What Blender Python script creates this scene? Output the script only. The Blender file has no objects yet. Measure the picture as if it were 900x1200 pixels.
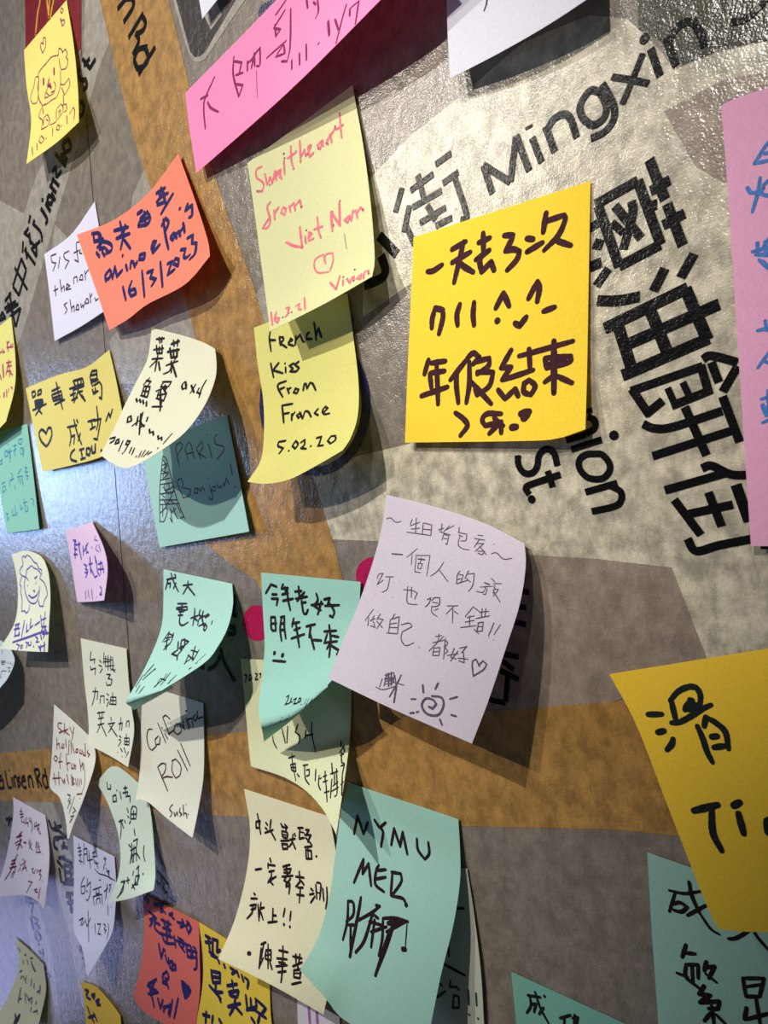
import bpy, math, random
from mathutils import Vector, Matrix
from mathutils.bvhtree import BVHTree
from mathutils.geometry import tessellate_polygon
random.seed(7)
C = bpy.context.scene.collection
SC = bpy.context.scene

# ------------------------------------------------------------------ camera
# world: wall plane is y = 0, room at negative y, x to the right, z up
F = 780.0                       # focal length in pixels of the 900 x 1200 frame
DIST = 0.194                    # camera to wall
HGT = 1.5
r_ = Vector((880, -70, -780)).normalized()          # wall right, in camera axes (x right, y down, z forward)
d_ = Vector((.0793, .9969, 0)).normalized()         # wall down
d_ = (d_ - r_ * r_.dot(d_)).normalized()
y_ = (-d_).cross(r_)                                # into the wall
CAM = Vector((0, -DIST, HGT))
def todir(v): return Vector((v.dot(r_), v.dot(y_), -v.dot(d_)))
def pdir(px, py): return todir(Vector(((px - 450) / F, (py - 600) / F, 1.0)))
def at(px, py, h=0.0):
    """point seen at a pixel, h millimetres in front of the wall"""
    d = pdir(px, py)
    return CAM + d * ((DIST - h * .001) / d.y)
cx, cy, cz = todir(Vector((1, 0, 0))), todir(Vector((0, 1, 0))), todir(Vector((0, 0, 1)))
def depth(p): return (p - CAM).dot(cz)
cd = bpy.data.cameras.new('camera'); cam = bpy.data.objects.new('camera', cd); C.objects.link(cam)
m = Matrix.Identity(4)
for i in range(3):
    m[i][0] = cx[i]; m[i][1] = -cy[i]; m[i][2] = -cz[i]; m[i][3] = CAM[i]
cam.matrix_world = m
cd.sensor_fit = 'VERTICAL'; cd.sensor_height = 36; cd.sensor_width = 27
cd.lens = F / 1200 * 36; cd.clip_start = .005; cd.clip_end = 50
cd.dof.use_dof = True; cd.dof.focus_distance = .24; cd.dof.aperture_fstop = 40.0
SC.camera = cam
SC.view_settings.view_transform = 'Standard'; SC.view_settings.look = 'None'
SC.view_settings.gamma = 1; SC.view_settings.exposure = 0.3
SC.view_settings.use_curve_mapping = False

# ------------------------------------------------------------------ light
w = bpy.data.worlds.new('room_light'); SC.world = w; w.use_nodes = True
w.node_tree.nodes['Background'].inputs[0].default_value = (.80, .86, 1, 1)
w.node_tree.nodes['Background'].inputs[1].default_value = .065
def spot(name, loc, target, watts, col, size=40, blend=.6, radius=.02):
    l = bpy.data.lights.new(name, 'SPOT'); l.energy = watts; l.color = col
    l.spot_size = math.radians(size); l.spot_blend = blend; l.shadow_soft_size = radius
    o = bpy.data.objects.new(name, l); C.objects.link(o); o.location = loc
    o.rotation_euler = (target - loc).to_track_quat('-Z', 'Y').to_euler(); return o
def mirror_dir(px, py):
    p = at(px, py); d = (p - CAM).normalized(); return p, Vector((d.x, -d.y, d.z))
gp, gd = mirror_dir(510, 240)
# track lamp up on the left: its mirror image glitters on the coated map
spot('track_lamp', gp + gd * 1.5, Vector((-.34, 0, 1.58)), 32, (1, .92, .80), 23, .4, .010)
# ceiling lamp above and in front
spot('overhead_spot', Vector((-.62, -1.25, 2.72)), Vector((-.39, 0, 1.61)), 104, (1, .965, .92), 22.5, .6, .016)
spot('overhead_spot', Vector((.02, -1.25, 2.45)), Vector((-.02, 0, 1.66)), 64, (1, .95, .87), 16, .9, .02)  # extra spot added to brighten the top right and the yellow note
spot('overhead_spot', Vector((-1.15, -1.2, 2.4)), Vector((-.66, 0, 1.17)), 46, (1, .97, .94), 17, .9, .02)  # extra spot added to brighten the lower left notes
# bluish area light far along on the left, source unseen, placed for the wall glare
bp, bd = mirror_dir(70, 555)
ar = bpy.data.lights.new('blue_glare_light', 'AREA'); ar.energy = 4.0; ar.color = (.34, .55, 1); ar.shape = 'RECTANGLE'; ar.size = .16; ar.size_y = .26
ao = bpy.data.objects.new('blue_glare_light', ar); C.objects.link(ao); ao.location = bp + bd * 1.1
ao.rotation_euler = (-bd).to_track_quat('-Z', 'Y').to_euler()

b2p, b2d = mirror_dir(20, 1120)
a2 = bpy.data.lights.new('blue_glare_light', 'AREA'); a2.energy = .7; a2.color = (.45, .5, 1); a2.shape = 'RECTANGLE'; a2.size = .2; a2.size_y = .3  # weaker blue light added lower down for the lavender glare at bottom left
a2o = bpy.data.objects.new('blue_glare_light', a2); C.objects.link(a2o); a2o.location = b2p + b2d * 1.1
a2o.rotation_euler = (-b2d).to_track_quat('-Z', 'Y').to_euler()

# ------------------------------------------------------------------ materials
def lin(c): return tuple(((v / 255 / 12.92) if v / 255 <= .04045 else ((v / 255 + .055) / 1.055) ** 2.4) for v in c) + (1,)
def nodes(name):
    mt = bpy.data.materials.new(name); mt.use_nodes = True
    nt = mt.node_tree; return mt, nt, nt.nodes['Principled BSDF']
_mats = {}
def map_mat(name, rgb, var=.5, rough=.27, spec=.5):
    if name in _mats: return _mats[name]
    mt, nt, b = nodes(name); N = nt.nodes.new; L = nt.links.new
    tc = N('ShaderNodeTexCoord')
    n1 = N('ShaderNodeTexNoise'); n1.inputs['Scale'].default_value = 150; n1.inputs['Detail'].default_value = 5; n1.inputs['Roughness'].default_value = .6
    mp = N('ShaderNodeMapping'); mp.inputs['Scale'].default_value = (1, 1, .8)
    L(tc.outputs['Object'], mp.inputs[0]); L(mp.outputs[0], n1.inputs['Vector'])
    cr = N('ShaderNodeValToRGB'); cr.color_ramp.elements[0].position = .38; cr.color_ramp.elements[1].position = .62
    c = Vector(lin(rgb)[:3])
    cr.color_ramp.elements[0].color = (*(c * (1 - var * .62)), 1); cr.color_ramp.elements[1].color = (*(c * (1 + var * .45)), 1)
    L(n1.outputs['Fac'], cr.inputs[0])
    n2 = N('ShaderNodeTexNoise'); n2.inputs['Scale'].default_value = 1100; n2.inputs['Detail'].default_value = 3
    mp2 = N('ShaderNodeMapping'); mp2.inputs['Scale'].default_value = (1, 1, .35)
    L(tc.outputs['Object'], mp2.inputs[0]); L(mp2.outputs[0], n2.inputs['Vector'])
    mx = N('ShaderNodeMix'); mx.data_type = 'RGBA'; mx.blend_type = 'OVERLAY'; mx.inputs[0].default_value = .3 if var > .1 else .05
    L(cr.outputs[0], mx.inputs[6]); L(n2.outputs['Color'], mx.inputs[7])
    hs = N('ShaderNodeHueSaturation'); hs.inputs['Saturation'].default_value = 1.0
    L(mx.outputs[2], hs.inputs['Color']); 
    # keep hue of the print: the noise only changes the value
    bw = N('ShaderNodeRGBToBW'); L(n2.outputs['Color'], bw.inputs[0]); L(bw.outputs[0], mx.inputs[7])
    L(hs.outputs[0], b.inputs['Base Color'])
    b.inputs['Roughness'].default_value = rough
    b.inputs['Specular IOR Level'].default_value = spec
    n3 = N('ShaderNodeTexNoise'); n3.inputs['Scale'].default_value = 260; n3.inputs['Detail'].default_value = 2
    L(mp.outputs[0], n3.inputs['Vector'])
    n4 = N('ShaderNodeTexNoise'); n4.inputs['Scale'].default_value = 1500; n4.inputs['Detail'].default_value = 1
    L(tc.outputs['Object'], n4.inputs['Vector'])
    b1 = N('ShaderNodeBump'); b1.inputs['Strength'].default_value = .28; b1.inputs['Distance'].default_value = .0011
    b2 = N('ShaderNodeBump'); b2.inputs['Strength'].default_value = .55; b2.inputs['Distance'].default_value = .00022
    L(n3.outputs['Fac'], b1.inputs['Height']); L(n4.outputs['Fac'], b2.inputs['Height']); L(b1.outputs[0], b2.inputs['Normal'])
    L(b2.outputs[0], b.inputs['Normal'])
    _mats[name] = mt; return mt
def paper_mat(rgb):
    name = 'paper_%d_%d_%d' % rgb
    if name in _mats: return _mats[name]
    mt, nt, b = nodes(name); N = nt.nodes.new; L = nt.links.new
    tc = N('ShaderNodeTexCoord'); n1 = N('ShaderNodeTexNoise'); n1.inputs['Scale'].default_value = 1400; n1.inputs['Detail'].default_value = 3
    L(tc.outputs['Object'], n1.inputs['Vector'])
    c = Vector(lin(rgb)[:3]); c = c * .92 + Vector((1, 1, 1)) * (.05 * (c.x + c.y + c.z) / 3 + .012)
    cr = N('ShaderNodeValToRGB'); cr.color_ramp.elements[0].position = .3; cr.color_ramp.elements[1].position = .7
    cr.color_ramp.elements[0].color = (*(c * .93), 1); cr.color_ramp.elements[1].color = (*(c * 1.04), 1)
    L(n1.outputs['Fac'], cr.inputs[0]); L(cr.outputs[0], b.inputs['Base Color'])
    b.inputs['Roughness'].default_value = .75; b.inputs['Specular IOR Level'].default_value = .25
    bu = N('ShaderNodeBump'); bu.inputs['Strength'].default_value = .12; bu.inputs['Distance'].default_value = .0001
    L(n1.outputs['Fac'], bu.inputs['Height']); L(bu.outputs[0], b.inputs['Normal'])
    tr = N('ShaderNodeBsdfTranslucent'); L(cr.outputs[0], tr.inputs[0])
    ms = N('ShaderNodeMixShader'); ms.inputs[0].default_value = .28
    L(b.outputs[0], ms.inputs[1]); L(tr.outputs[0], ms.inputs[2])
    L(ms.outputs[0], nt.nodes['Material Output'].inputs[0])
    _mats[name] = mt; return mt
def ink_mat(rgb):
    name = 'ink_%d_%d_%d' % rgb
    if name in _mats: return _mats[name]
    mt, nt, b = nodes(name); N = nt.nodes.new; L = nt.links.new
    tc = N('ShaderNodeTexCoord'); n1 = N('ShaderNodeTexNoise'); n1.inputs['Scale'].default_value = 900
    L(tc.outputs['Object'], n1.inputs['Vector'])
    cr = N('ShaderNodeValToRGB'); c = Vector(lin(rgb)[:3])
    cr.color_ramp.elements[0].position = .35; cr.color_ramp.elements[1].position = .75
    cr.color_ramp.elements[0].color = (*(c * .8), 1); cr.color_ramp.elements[1].color = (*(c * 1.25 + Vector((.004,) * 3)), 1)
    L(n1.outputs['Fac'], cr.inputs[0]); L(cr.outputs[0], b.inputs['Base Color'])
    b.inputs['Roughness'].default_value = .6; b.inputs['Specular IOR Level'].default_value = .08
    _mats[name] = mt; return mt

# ------------------------------------------------------------------ helpers
def obj(name, verts, faces, mat, parent=None, smooth=False):
    me = bpy.data.meshes.new(name); me.from_pydata([tuple(v) for v in verts], [], faces); me.update()
    me.materials.append(mat)
    if smooth: me.polygons.foreach_set('use_smooth', [True] * len(me.polygons))
    o = bpy.data.objects.new(name, me); C.objects.link(o)
    if parent: o.parent = parent
    return o
def cr_pt(a, b, c, d, t):
    return (b * 2 + (c - a) * t + (a * 2 - b * 5 + c * 4 - d) * t * t + (b * 3 - a - c * 3 + d) * t ** 3) * .5
def spline(pts, n):
    """n+1 points evenly spread over a Catmull-Rom curve through pts"""
    if len(pts) == 2: return [pts[0].lerp(pts[1], i / n) for i in range(n + 1)]
    k = len(pts) - 1
    seg = [(pts[i + 1] - pts[i]).length for i in range(k)]; tot = sum(seg); out = []
    e = [pts[0] * 2 - pts[1]] + list(pts) + [pts[-1] * 2 - pts[-2]]
    for i in range(n + 1):
        s = tot * i / n; j = 0
        while j < k - 1 and s > seg[j]: s -= seg[j]; j += 1
        out.append(cr_pt(e[j], e[j + 1], e[j + 2], e[j + 3], min(1, s / seg[j])))
    return out
def parse(data, ox, oy, s):
    out = []
    for st in data.replace('\n', ' ').split(';'):
        p = [q.split(',') for q in st.split()]
        if p: out.append([Vector((ox + float(a) / s, oy + float(b) / s)) for a, b in p])
    return out
def dense(pts, step=1.3):
    """smooth a traced stroke, keeping its sharp corners"""
    if len(pts) == 1: return [pts]
    runs = [[pts[0]]]
    for i in range(1, len(pts)):
        runs[-1].append(pts[i])
        if i < len(pts) - 1:
            a = pts[i] - pts[i - 1]; b = pts[i + 1] - pts[i]
            if a.length > 0 and b.length > 0 and a.angle(b) > math.radians(75): runs.append([pts[i]])
    out = []
    for r in runs:
        L = sum((r[i + 1] - r[i]).length for i in range(len(r) - 1))
        out.append(spline(r, max(1, int(L / 3)) if len(r) == 2 else max(3 * (len(r) - 1), int(L / step))))
    return out
_lift = 0
def ribbon(V, Fc, pts, nrm, wid, caps=True):
    """flat strip of ink along 3D points; each strip lies a hair above the one before"""
    global _lift
    _lift = (_lift + 1) % 24
    pts = [p + q * (_lift * .0000025) for p, q in zip(pts, nrm)]
    n = len(pts)
    if n > 1:
        base = len(V)
        for i in range(n):
            t = (pts[min(i + 1, n - 1)] - pts[max(i - 1, 0)])
            s = nrm[i].cross(t).normalized() * wid[i] * .5
            V += [pts[i] - s, pts[i] + s]
        for i in range(n - 1):
            a = base + 2 * i; Fc.append((a, a + 2, a + 3, a + 1))
    if caps:
        for i in ({0, n - 1}):
            nn = nrm[i]; u = nn.orthogonal().normalized(); v = nn.cross(u); base = len(V); k = 10
            V += [pts[i] + (u * math.cos(6.2832 * j / k) + v * math.sin(6.2832 * j / k)) * wid[i] * .5 for j in range(k)]
            Fc.append(tuple(range(base, base + k)))

# ------------------------------------------------------------------ the wall and the printed map on it
def tag(o, label=None, cat=None, group=None, kind=None):
    for k, v in (('label', label), ('category', cat), ('group', group), ('kind', kind)):
        if v: o[k] = v
    return o
def box(name, lo, hi, mat, parent=None):
    (a, b, c), (d, e, f) = lo, hi
    v = [(a, b, c), (d, b, c), (d, e, c), (a, e, c), (a, b, f), (d, b, f), (d, e, f), (a, e, f)]
    return obj(name, v, [(0, 3, 2, 1), (4, 5, 6, 7), (0, 1, 5, 4), (1, 2, 6, 5), (2, 3, 7, 6), (3, 0, 4, 7)], mat, parent)
pm, pnt, pb = nodes('wall_paint'); pb.inputs['Base Color'].default_value = lin((96, 92, 88)); pb.inputs['Roughness'].default_value = .8
tag(box('wall_back', (-3, .004, 0), (2.2, .12, 2.8), pm), kind='structure')

GREY = map_mat('print_grey_block', (115, 106, 96), .34)
LIGHT = map_mat('print_light_street', (174, 166, 145), .6)
PALE = map_mat('print_pale_street', (143, 137, 126), .3)
ORANGE = map_mat('print_ochre_road', (152, 114, 60), .45)
BROWN = map_mat('print_brown_block', (134, 119, 106), .35)
OLIVE = map_mat('print_olive_park', (44, 42, 22), .4)
BLACK = map_mat('print_black', (12, 11, 13), .05, .24, .16)
DARK = map_mat('print_dark_icon', (44, 38, 38), .1)
RED = map_mat('print_dark_red', (110, 14, 26), .2)
GOLD = map_mat('print_gold', (196, 150, 50), .2)
NAVY = map_mat('print_navy', (22, 26, 72), .1)
MAGENTA = map_mat('print_magenta', (158, 12, 70), .15)
BLUEINK = map_mat('print_blue_letters', (58, 56, 104), .1)

mural = bpy.data.objects.new('street_map', None); C.objects.link(mural)
mural.location = (-.4, 0, 1.1)
tag(mural, 'large printed street map in brown and ochre covering the wall behind all the notes', 'map')
SX = at(124, 420).x                         # the joint between two map sheets
def mp(o):
    o.parent = mural; o.matrix_parent_inverse = Matrix.Translation(-mural.location); return o
tag(mp(box('map_sheet', (-2.6, 0, .25), (SX - .00045, .004, 2.45), GREY)))
tag(mp(box('map_sheet', (SX + .00045, 0, .25), (1.8, .004, 2.45), GREY)))
def poly(name, pts, mat, layer, label=None):
    P = [at(x, y, .05 * layer) for x, y in pts]
    tris = tessellate_polygon([P])
    tris = [t if (P[t[1]] - P[t[0]]).cross(P[t[2]] - P[t[0]]).y < 0 else t[::-1] for t in tris]
    o = obj(name, P, [tuple(t) for t in tris], mat); mp(o)
    if label: o['label'] = label
    return o
def pts(s): return [tuple(float(v) for v in p.split(',')) for p in s.split()]
def ell(x, y, a, b, n=40): return [(x + a * math.cos(6.2832 * i / n), y + b * math.sin(6.2832 * i / n)) for i in range(n)]
def bars(name, ox, oy, s, wpx, data, mat=None, layer=6, caps=False, label=None):
    """printed letters: flat strips on the wall, wpx wide in crop pixels; 'w12|' before a stroke changes the width"""
    V, Fc = [], []; wpx *= 1.08 * (1178 / (430 + ox + 450 / s)) ** .5
    for st in data.replace('\n', ' ').split(';'):
        st = st.strip()
        if not st: continue
        wv = wpx
        if '|' in st: a, st = st.split('|'); wv = 1.08 * float(a.strip()[1:]) * (1178 / (430 + ox + 450 / s)) ** .5
        for p in parse(st, ox, oy, s):
            if len(p) == 1:
                q = [at(p[0].x, p[0].y, .05 * layer)]; ribbon(V, Fc, q, [Vector((0, -1, 0))], [wv / s * depth(q[0]) / F]); continue
            rs = dense(p, 2)
            for k, r in enumerate(rs):
                q = [at(v.x, v.y, .05 * layer) for v in r]
                ribbon(V, Fc, q, [Vector((0, -1, 0))] * len(q), [wv / s * depth(v) / F for v in q], caps)
                if k and not caps: ribbon(V, Fc, q[:1], [Vector((0, -1, 0))], [wv / s * depth(q[0]) / F])
    o = obj(name, V, Fc, mat or BLACK); mp(o)
    if label: o['label'] = label
    return o

# blocks, streets and roads
poly('street', pts('425,372 428,215 480,160 545,108 610,52 640,38 690,18 735,22 775,60 790,82 840,62 900,48 1250,0 1250,800 900,770 828,771 787,665 700,655 617,650 500,640 440,634 388,632 372,600 362,548 480,520 483,331'), LIGHT, 1, 'light printed street')
poly('map_block', pts('778,130 850,92 900,85 900,150 850,215 815,195 795,160'), BROWN, 2)
poly('map_block', pts('617,650 700,655 787,665 828,771 720,822 609,831 560,830 560,646'), BROWN, 2)
poly('park_area', pts('740,-200 1200,-200 1200,6 880,50 840,60 800,76 778,50 748,34'), OLIVE, 2, 'dark olive park')
poly('street', pts('43,205 28,250 0,262 -40,300 -40,470 0,455 28,385 64,262 96,152 116,80 132,40 120,-10 100,-10 98,60 90,110'), PALE, 1)
poly('street', pts('0,235 -20,250 -20,330 10,320 34,300 28,250'), PALE, 2)
poly('street', pts('64,262 60,300 110,330 118,300 115,250 90,290'), PALE, 2)
poly('street', pts('156,228 171,194 182,222 185,250 150,262'), PALE, 2)
poly('street', pts('214,336 231,398 200,450 140,450 128,400 150,370 185,352'), PALE, 2)
poly('street', pts('297,350 308,332 330,372 330,396 302,386'), PALE, 2)
poly('street', pts('20,934 60,934 70,960 92,1030 112,1130 120,1180 96,1180 80,1090 56,1000'), PALE, 1)
poly('street', pts('24,1045 44,1055 60,1110 72,1200 50,1200 36,1110'), PALE, 1)
poly('road', pts('78,-330 110,-30 131,60 156,160 168,195 183,240 214,338 230,398 236,470 240,560 240,637 270,660 300,680 340,750 375,835 410,880 520,880 476,850 450,800 402,680 393,643 377,593 362,548 340,470 312,385 296,330 268,255 250,200 222,100 190,-30 128,-330'), ORANGE, 3, 'ochre printed main road')
poly('road', pts('-260,905 -60,888 60,877 240,862 440,843 609,831 720,822 960,802 1300,776 1300,1010 960,988 787,979 720,972 542,968 400,962 240,955 60,940 -60,938 -260,934'), ORANGE, 2, 'ochre printed cross road')

# symbols
poly('shop_sign', pts('29,-10 95,-10 95,55 90,63 60,72 33,80 30,60'), RED, 4, 'dark red square shop logo')
bars('logo_arches', 20, 0, 6, 13, '165,-30 158,30 145,90 130,240;205,-30 215,40 222,120;232,-30 226,40 222,120;262,-30 245,60 232,140', GOLD, 6, True, 'golden arches of the logo')
poly('sign_border', pts('197,-20 220,60 226,71 233,73 240,70 300,-20'), PALE, 3)
poly('station_sign', pts('201,-20 223,61 228,67 234,66 240,61 288,-20'), DARK, 4, 'black rounded sign corner')
poly('sign_window', pts('254,2 260,17 247,35 241,22 236,10 240,-10'), PALE, 6)
poly('small_symbol', pts('303,12 307,5 318,0 330,-8 330,10 312,18 303,19'), NAVY, 4)
ringo = ell(369, 474, 65, 84); ringi = ell(369, 474, 54.5, 73)
poly('badge_face', ringi, LIGHT, 5)
P = [at(x, y, .25) for x, y in ringo] + [at(x, y, .25) for x, y in ringi]
o = mp(obj('badge_ring', P, [(i, 40 + i, 40 + (i + 1) % 40, (i + 1) % 40) for i in range(40)], NAVY)); o['label'] = 'navy ring of a round badge'
poly('place_dot', ell(301, 730, 17, 21), MAGENTA, 4, 'magenta dot')
poly('place_dot', ell(437, 674, 20, 21), MAGENTA, 4, 'magenta dot')

# lettering
bars('street_name', 550, 60, 4.5, 34, '''120,750 72,600;72,600 215,690;215,690 245,445;245,445 315,630;330,455 380,585;w38|312,392 314,406;
400,395 450,530;415,400 450,352 500,332 535,360 565,455;690,215 640,205 600,250 582,300 600,355 650,388 705,355 722,290 690,215;
700,170 745,250 765,310 755,370 710,425 640,460''')
bars('street_name', 700, 0, 4.5, 32, '75,405 180,420 270,440;240,280 180,430 130,550;w38|280,255 330,400;w52|248,203;w38|360,200 415,345;w38|375,215 430,135 500,115 540,170 565,245;w34|700,115 780,100 850,40 890,-10')
bars('street_name', 400, 150, 4.09, 26, '''290,285 258,405;325,370 300,500;310,470 350,560;330,300 440,220;365,225 395,340;340,380 480,300;375,455 500,380;410,370 450,440;
450,175 525,120;485,265 560,210;540,230 600,420 570,440;450,470 530,430;w40|180,515 265,605;w40|190,610 210,680 190,720 110,755''')
bars('place_name', 680, 170, 4.09, 46, '''330,68 405,260;335,220 430,165;415,280 490,480;395,385 500,325;70,285 275,170;275,170 385,475;385,475 185,580;185,580 85,290;
310,300 368,282;w40|165,290 290,445;w40|245,268 250,330 205,500;w34|150,370 205,420;55,370 68,405;75,500 95,450;45,585 100,560;w40|75,675 135,590;
w44|480,635 545,520;w44|350,700 405,590;w48|80,745 180,745 285,725''')
bars('place_name', 0, 0, 1, 11, '708,385 806,337;803,338 829,398;729,440 831,396;725,384 740,432;762,364 784,418;738,402 843,356', label='large black characters')
bars('place_name', 700, 400, 4.5, 42, '''555,95 600,75 740,110;600,110 640,215;740,130 660,265;175,262 555,130;545,125 590,280;390,340 600,255;w34|370,245 412,340;w34|450,215 492,305;
180,250 275,390;255,385 345,310;240,435 300,458 400,450 660,365;290,605 740,460;460,345 575,600;660,290 750,530;
550,670 600,655 700,700 790,705;355,785 690,690;405,835 545,1020;480,910 715,860;585,795 655,975;w52|730,755 800,950;475,1040 520,1105 640,1075 820,1040;w20|860,1085 960,1082''')
bars('street_name', 590, 470, 6, 42, '''600,50 605,85;590,110 640,135 640,190 580,230;440,275 580,235;475,340 690,270;w62|775,240;
637,370 690,375 740,430 745,490 700,540 640,548 580,530 533,470 535,410 580,375 637,370;575,640 800,575;750,595 825,640 820,710 760,745 620,775;
100,380 105,450 145,505 200,505 235,460 250,380 300,335 355,370 378,455;400,515 180,590 155,620 180,655;310,490 345,605;w54|197,690''')
bars('street_name', 0, 880, 11.25, 24, '''62,262 105,485;105,485 155,485;150,340 175,480;w26|120,255;175,340 205,485;180,350 205,330 225,380 240,480;258,340 232,380 268,430 235,485;
290,400 330,390 315,330 290,360 292,450 320,488 350,475;365,340 385,485;370,350 405,330 425,400 440,490;450,245 510,490;450,250 500,240 520,300 480,370;490,370 555,475;
585,225 635,480;620,340 570,320 560,400 600,490 635,470;-60,340 20,330;0,310 20,400;-60,400 45,385;40,385 50,490;-60,495 50,490''')
bars('street_name', 40, 50, 5, 17, '''38,970 75,1035 65,1065;65,940 95,990;w18|48,922;80,895 78,935 100,945 112,905 80,895;100,880 122,925;90,835 128,880;100,835 108,800 145,840;
105,760 125,725;125,725 130,790;130,790 160,750;122,650 185,725;150,690 158,655 192,690;165,590 175,645 212,620 200,565 165,590;270,340 290,370 282,420 262,432;
265,150 256,190 275,218 300,215 308,255 288,275;283,95 325,150 358,95;290,135 325,92''')
bars('street_name', 0, 230, 7.06, 19, '''250,155 235,225;235,260 210,300;195,300 250,345;240,300 250,400;285,195 268,240;270,225 330,290 345,340;345,330 345,380;190,370 185,470;200,440 290,565;
210,420 222,520;240,360 300,430;255,440 330,370;300,380 300,500;265,440 300,500;175,515 105,745;105,745 155,820;155,820 215,610;215,610 175,515;120,590 225,775;
40,870 90,800;75,795 125,1080;35,930 130,870;50,960 150,890;0,1000 20,960;20,960 45,1010;-10,1030 45,1000;130,1080 170,920;60,880 100,960;80,1000 160,930''')
bars('street_name', 120, 0, 4.286, 19, '75,45 125,-15;120,-8 150,-5 156,20 146,50 105,112;130,190 205,65;195,75 215,110 205,150 170,172;165,165 182,205 152,275;180,375 265,235;225,235 180,250 160,300 175,345 210,330 230,290 215,240')
bars('street_name', 50, 950, 6, 17, '''40,65 65,125 105,140;80,75 100,130;75,130 130,105;100,130 165,185;85,190 160,188;80,190 80,250 105,272;80,195 110,205;130,250 175,262;150,220 135,270;
110,335 155,325;100,350 140,400;130,330 205,370;115,400 130,510;150,380 165,520;190,380 200,500;150,380 210,400;155,430 210,440;160,480 215,490;140,510 220,520;
165,580 225,590;160,600 190,610;185,600 200,720;170,650 215,640;190,700 215,690''')
bars('street_name', 0, 890, 4.14, 9, '122,672 150,684;135,700 158,712;158,700 150,745;145,765 162,830;150,762 180,780 160,800;162,800 188,815 165,832;165,852 180,885 196,862 180,842 165,852;w7|186,900;188,925 198,955;205,918 208,955 190,940;198,975 214,985;200,1003 222,1010 212,1030;215,1045 242,1052;228,1035 236,1062', BLUEINK)
bars('street_name', 0, 890, 4.14, 10, '28,290 72,288;48,278 40,325;62,330 60,345;42,380 66,400')
bars('street_name', 80, 975, 6.857, 15, '90,915 122,962;105,965 128,990;110,1010 138,1035;125,1055 150,1095;90,950 108,935')
bars('place_name', 560, 640, 5.71, 34, '280,298 342,310;250,402 322,412;240,508 320,525;160,720 272,742;150,760 240,828;150,832 272,892;200,860 185,1040;70,1010 90,1030 185,1050')
bars('place_name', 230, 680, 8, 32, '355,135 350,330;330,318 382,335;310,440 362,440;355,440 352,510;295,505 355,505;w28|220,640 260,770 360,950;w28|222,700 180,790 108,838;w44|0,780 70,815')
bars('street_name', 105, 895, 7.28, 18, '540,670 590,800 640,930;560,1000 650,1110;600,950 620,1060;570,920 660,1040')

# ------------------------------------------------------------------ sticky notes
BASE = .55                                   # clear of the printed layers, millimetres
NU, NV = 18, 26
EDGE = {}
def sheet(rows, lift=0.0, name='sticky_note', rgb=(255, 255, 255)):
    """a sheet of paper through rows of (pixel x, pixel y, millimetres off the wall), stuck at its first row"""
    R = [spline([at(x, y, h + BASE + lift) for x, y, h in r], NU) for r in rows]
    cols = [spline([R[j][i] for j in range(len(R))], NV) for i in range(NU + 1)]
    G = [[cols[i][j] for i in range(NU + 1)] for j in range(NV + 1)]
    nr = []
    for j in range(NV + 1):
        row = []
        for i in range(NU + 1):
            a = G[j][min(i + 1, NU)] - G[j][max(i - 1, 0)]; b = G[min(j + 1, NV)][i] - G[max(j - 1, 0)][i]
            n = b.cross(a)
            row.append(n.normalized() if n.length > 1e-12 else Vector((0, -1, 0)))
        nr.append(row)
    W = NU + 1; org = G[0][NU // 2].copy()
    f = [G[j][i] for j in range(NV + 1) for i in range(W)]
    bk = [G[j][i] - nr[j][i] * .00011 for j in range(NV + 1) for i in range(W)]
    fc = [(j * W + i, (j + 1) * W + i, (j + 1) * W + i + 1, j * W + i + 1) for j in range(NV) for i in range(NU)]
    K = len(f); V = f + bk
    Fc = fc + [tuple(K + q for q in t[::-1]) for t in fc]
    rim = [i for i in range(W)] + [j * W + NU for j in range(1, NV + 1)] + [NV * W + i for i in range(NU - 1, -1, -1)] + [j * W for j in range(NV - 1, 0, -1)]
    b0 = len(V)
    for q in rim: V += [f[q], bk[q]]
    n = len(rim)
    for k in range(n):
        a, b = b0 + 2 * k, b0 + 2 * ((k + 1) % n); Fc.append((a, b, b + 1, a + 1))
    bv = BVHTree.FromPolygons(f, fc)
    o = obj(name, [v - org for v in V], Fc, paper_mat(rgb), None, True)
    o.location = org; bpy.context.view_layer.update()
    o['_n'] = 0; del o['_n']
    l = [sum((G[j + 1][i] - G[j][i]).length for j in range(NV)) * 1000 for i in (0, NU)]
    u = [sum((G[j][i + 1] - G[j][i]).length for i in range(NU)) * 1000 for j in (0, NV)]
    EDGE[len(EDGE)] = (rgb, [round(v) for v in l + u], rows[0][0][:2])
    return o, bv, org
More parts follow.
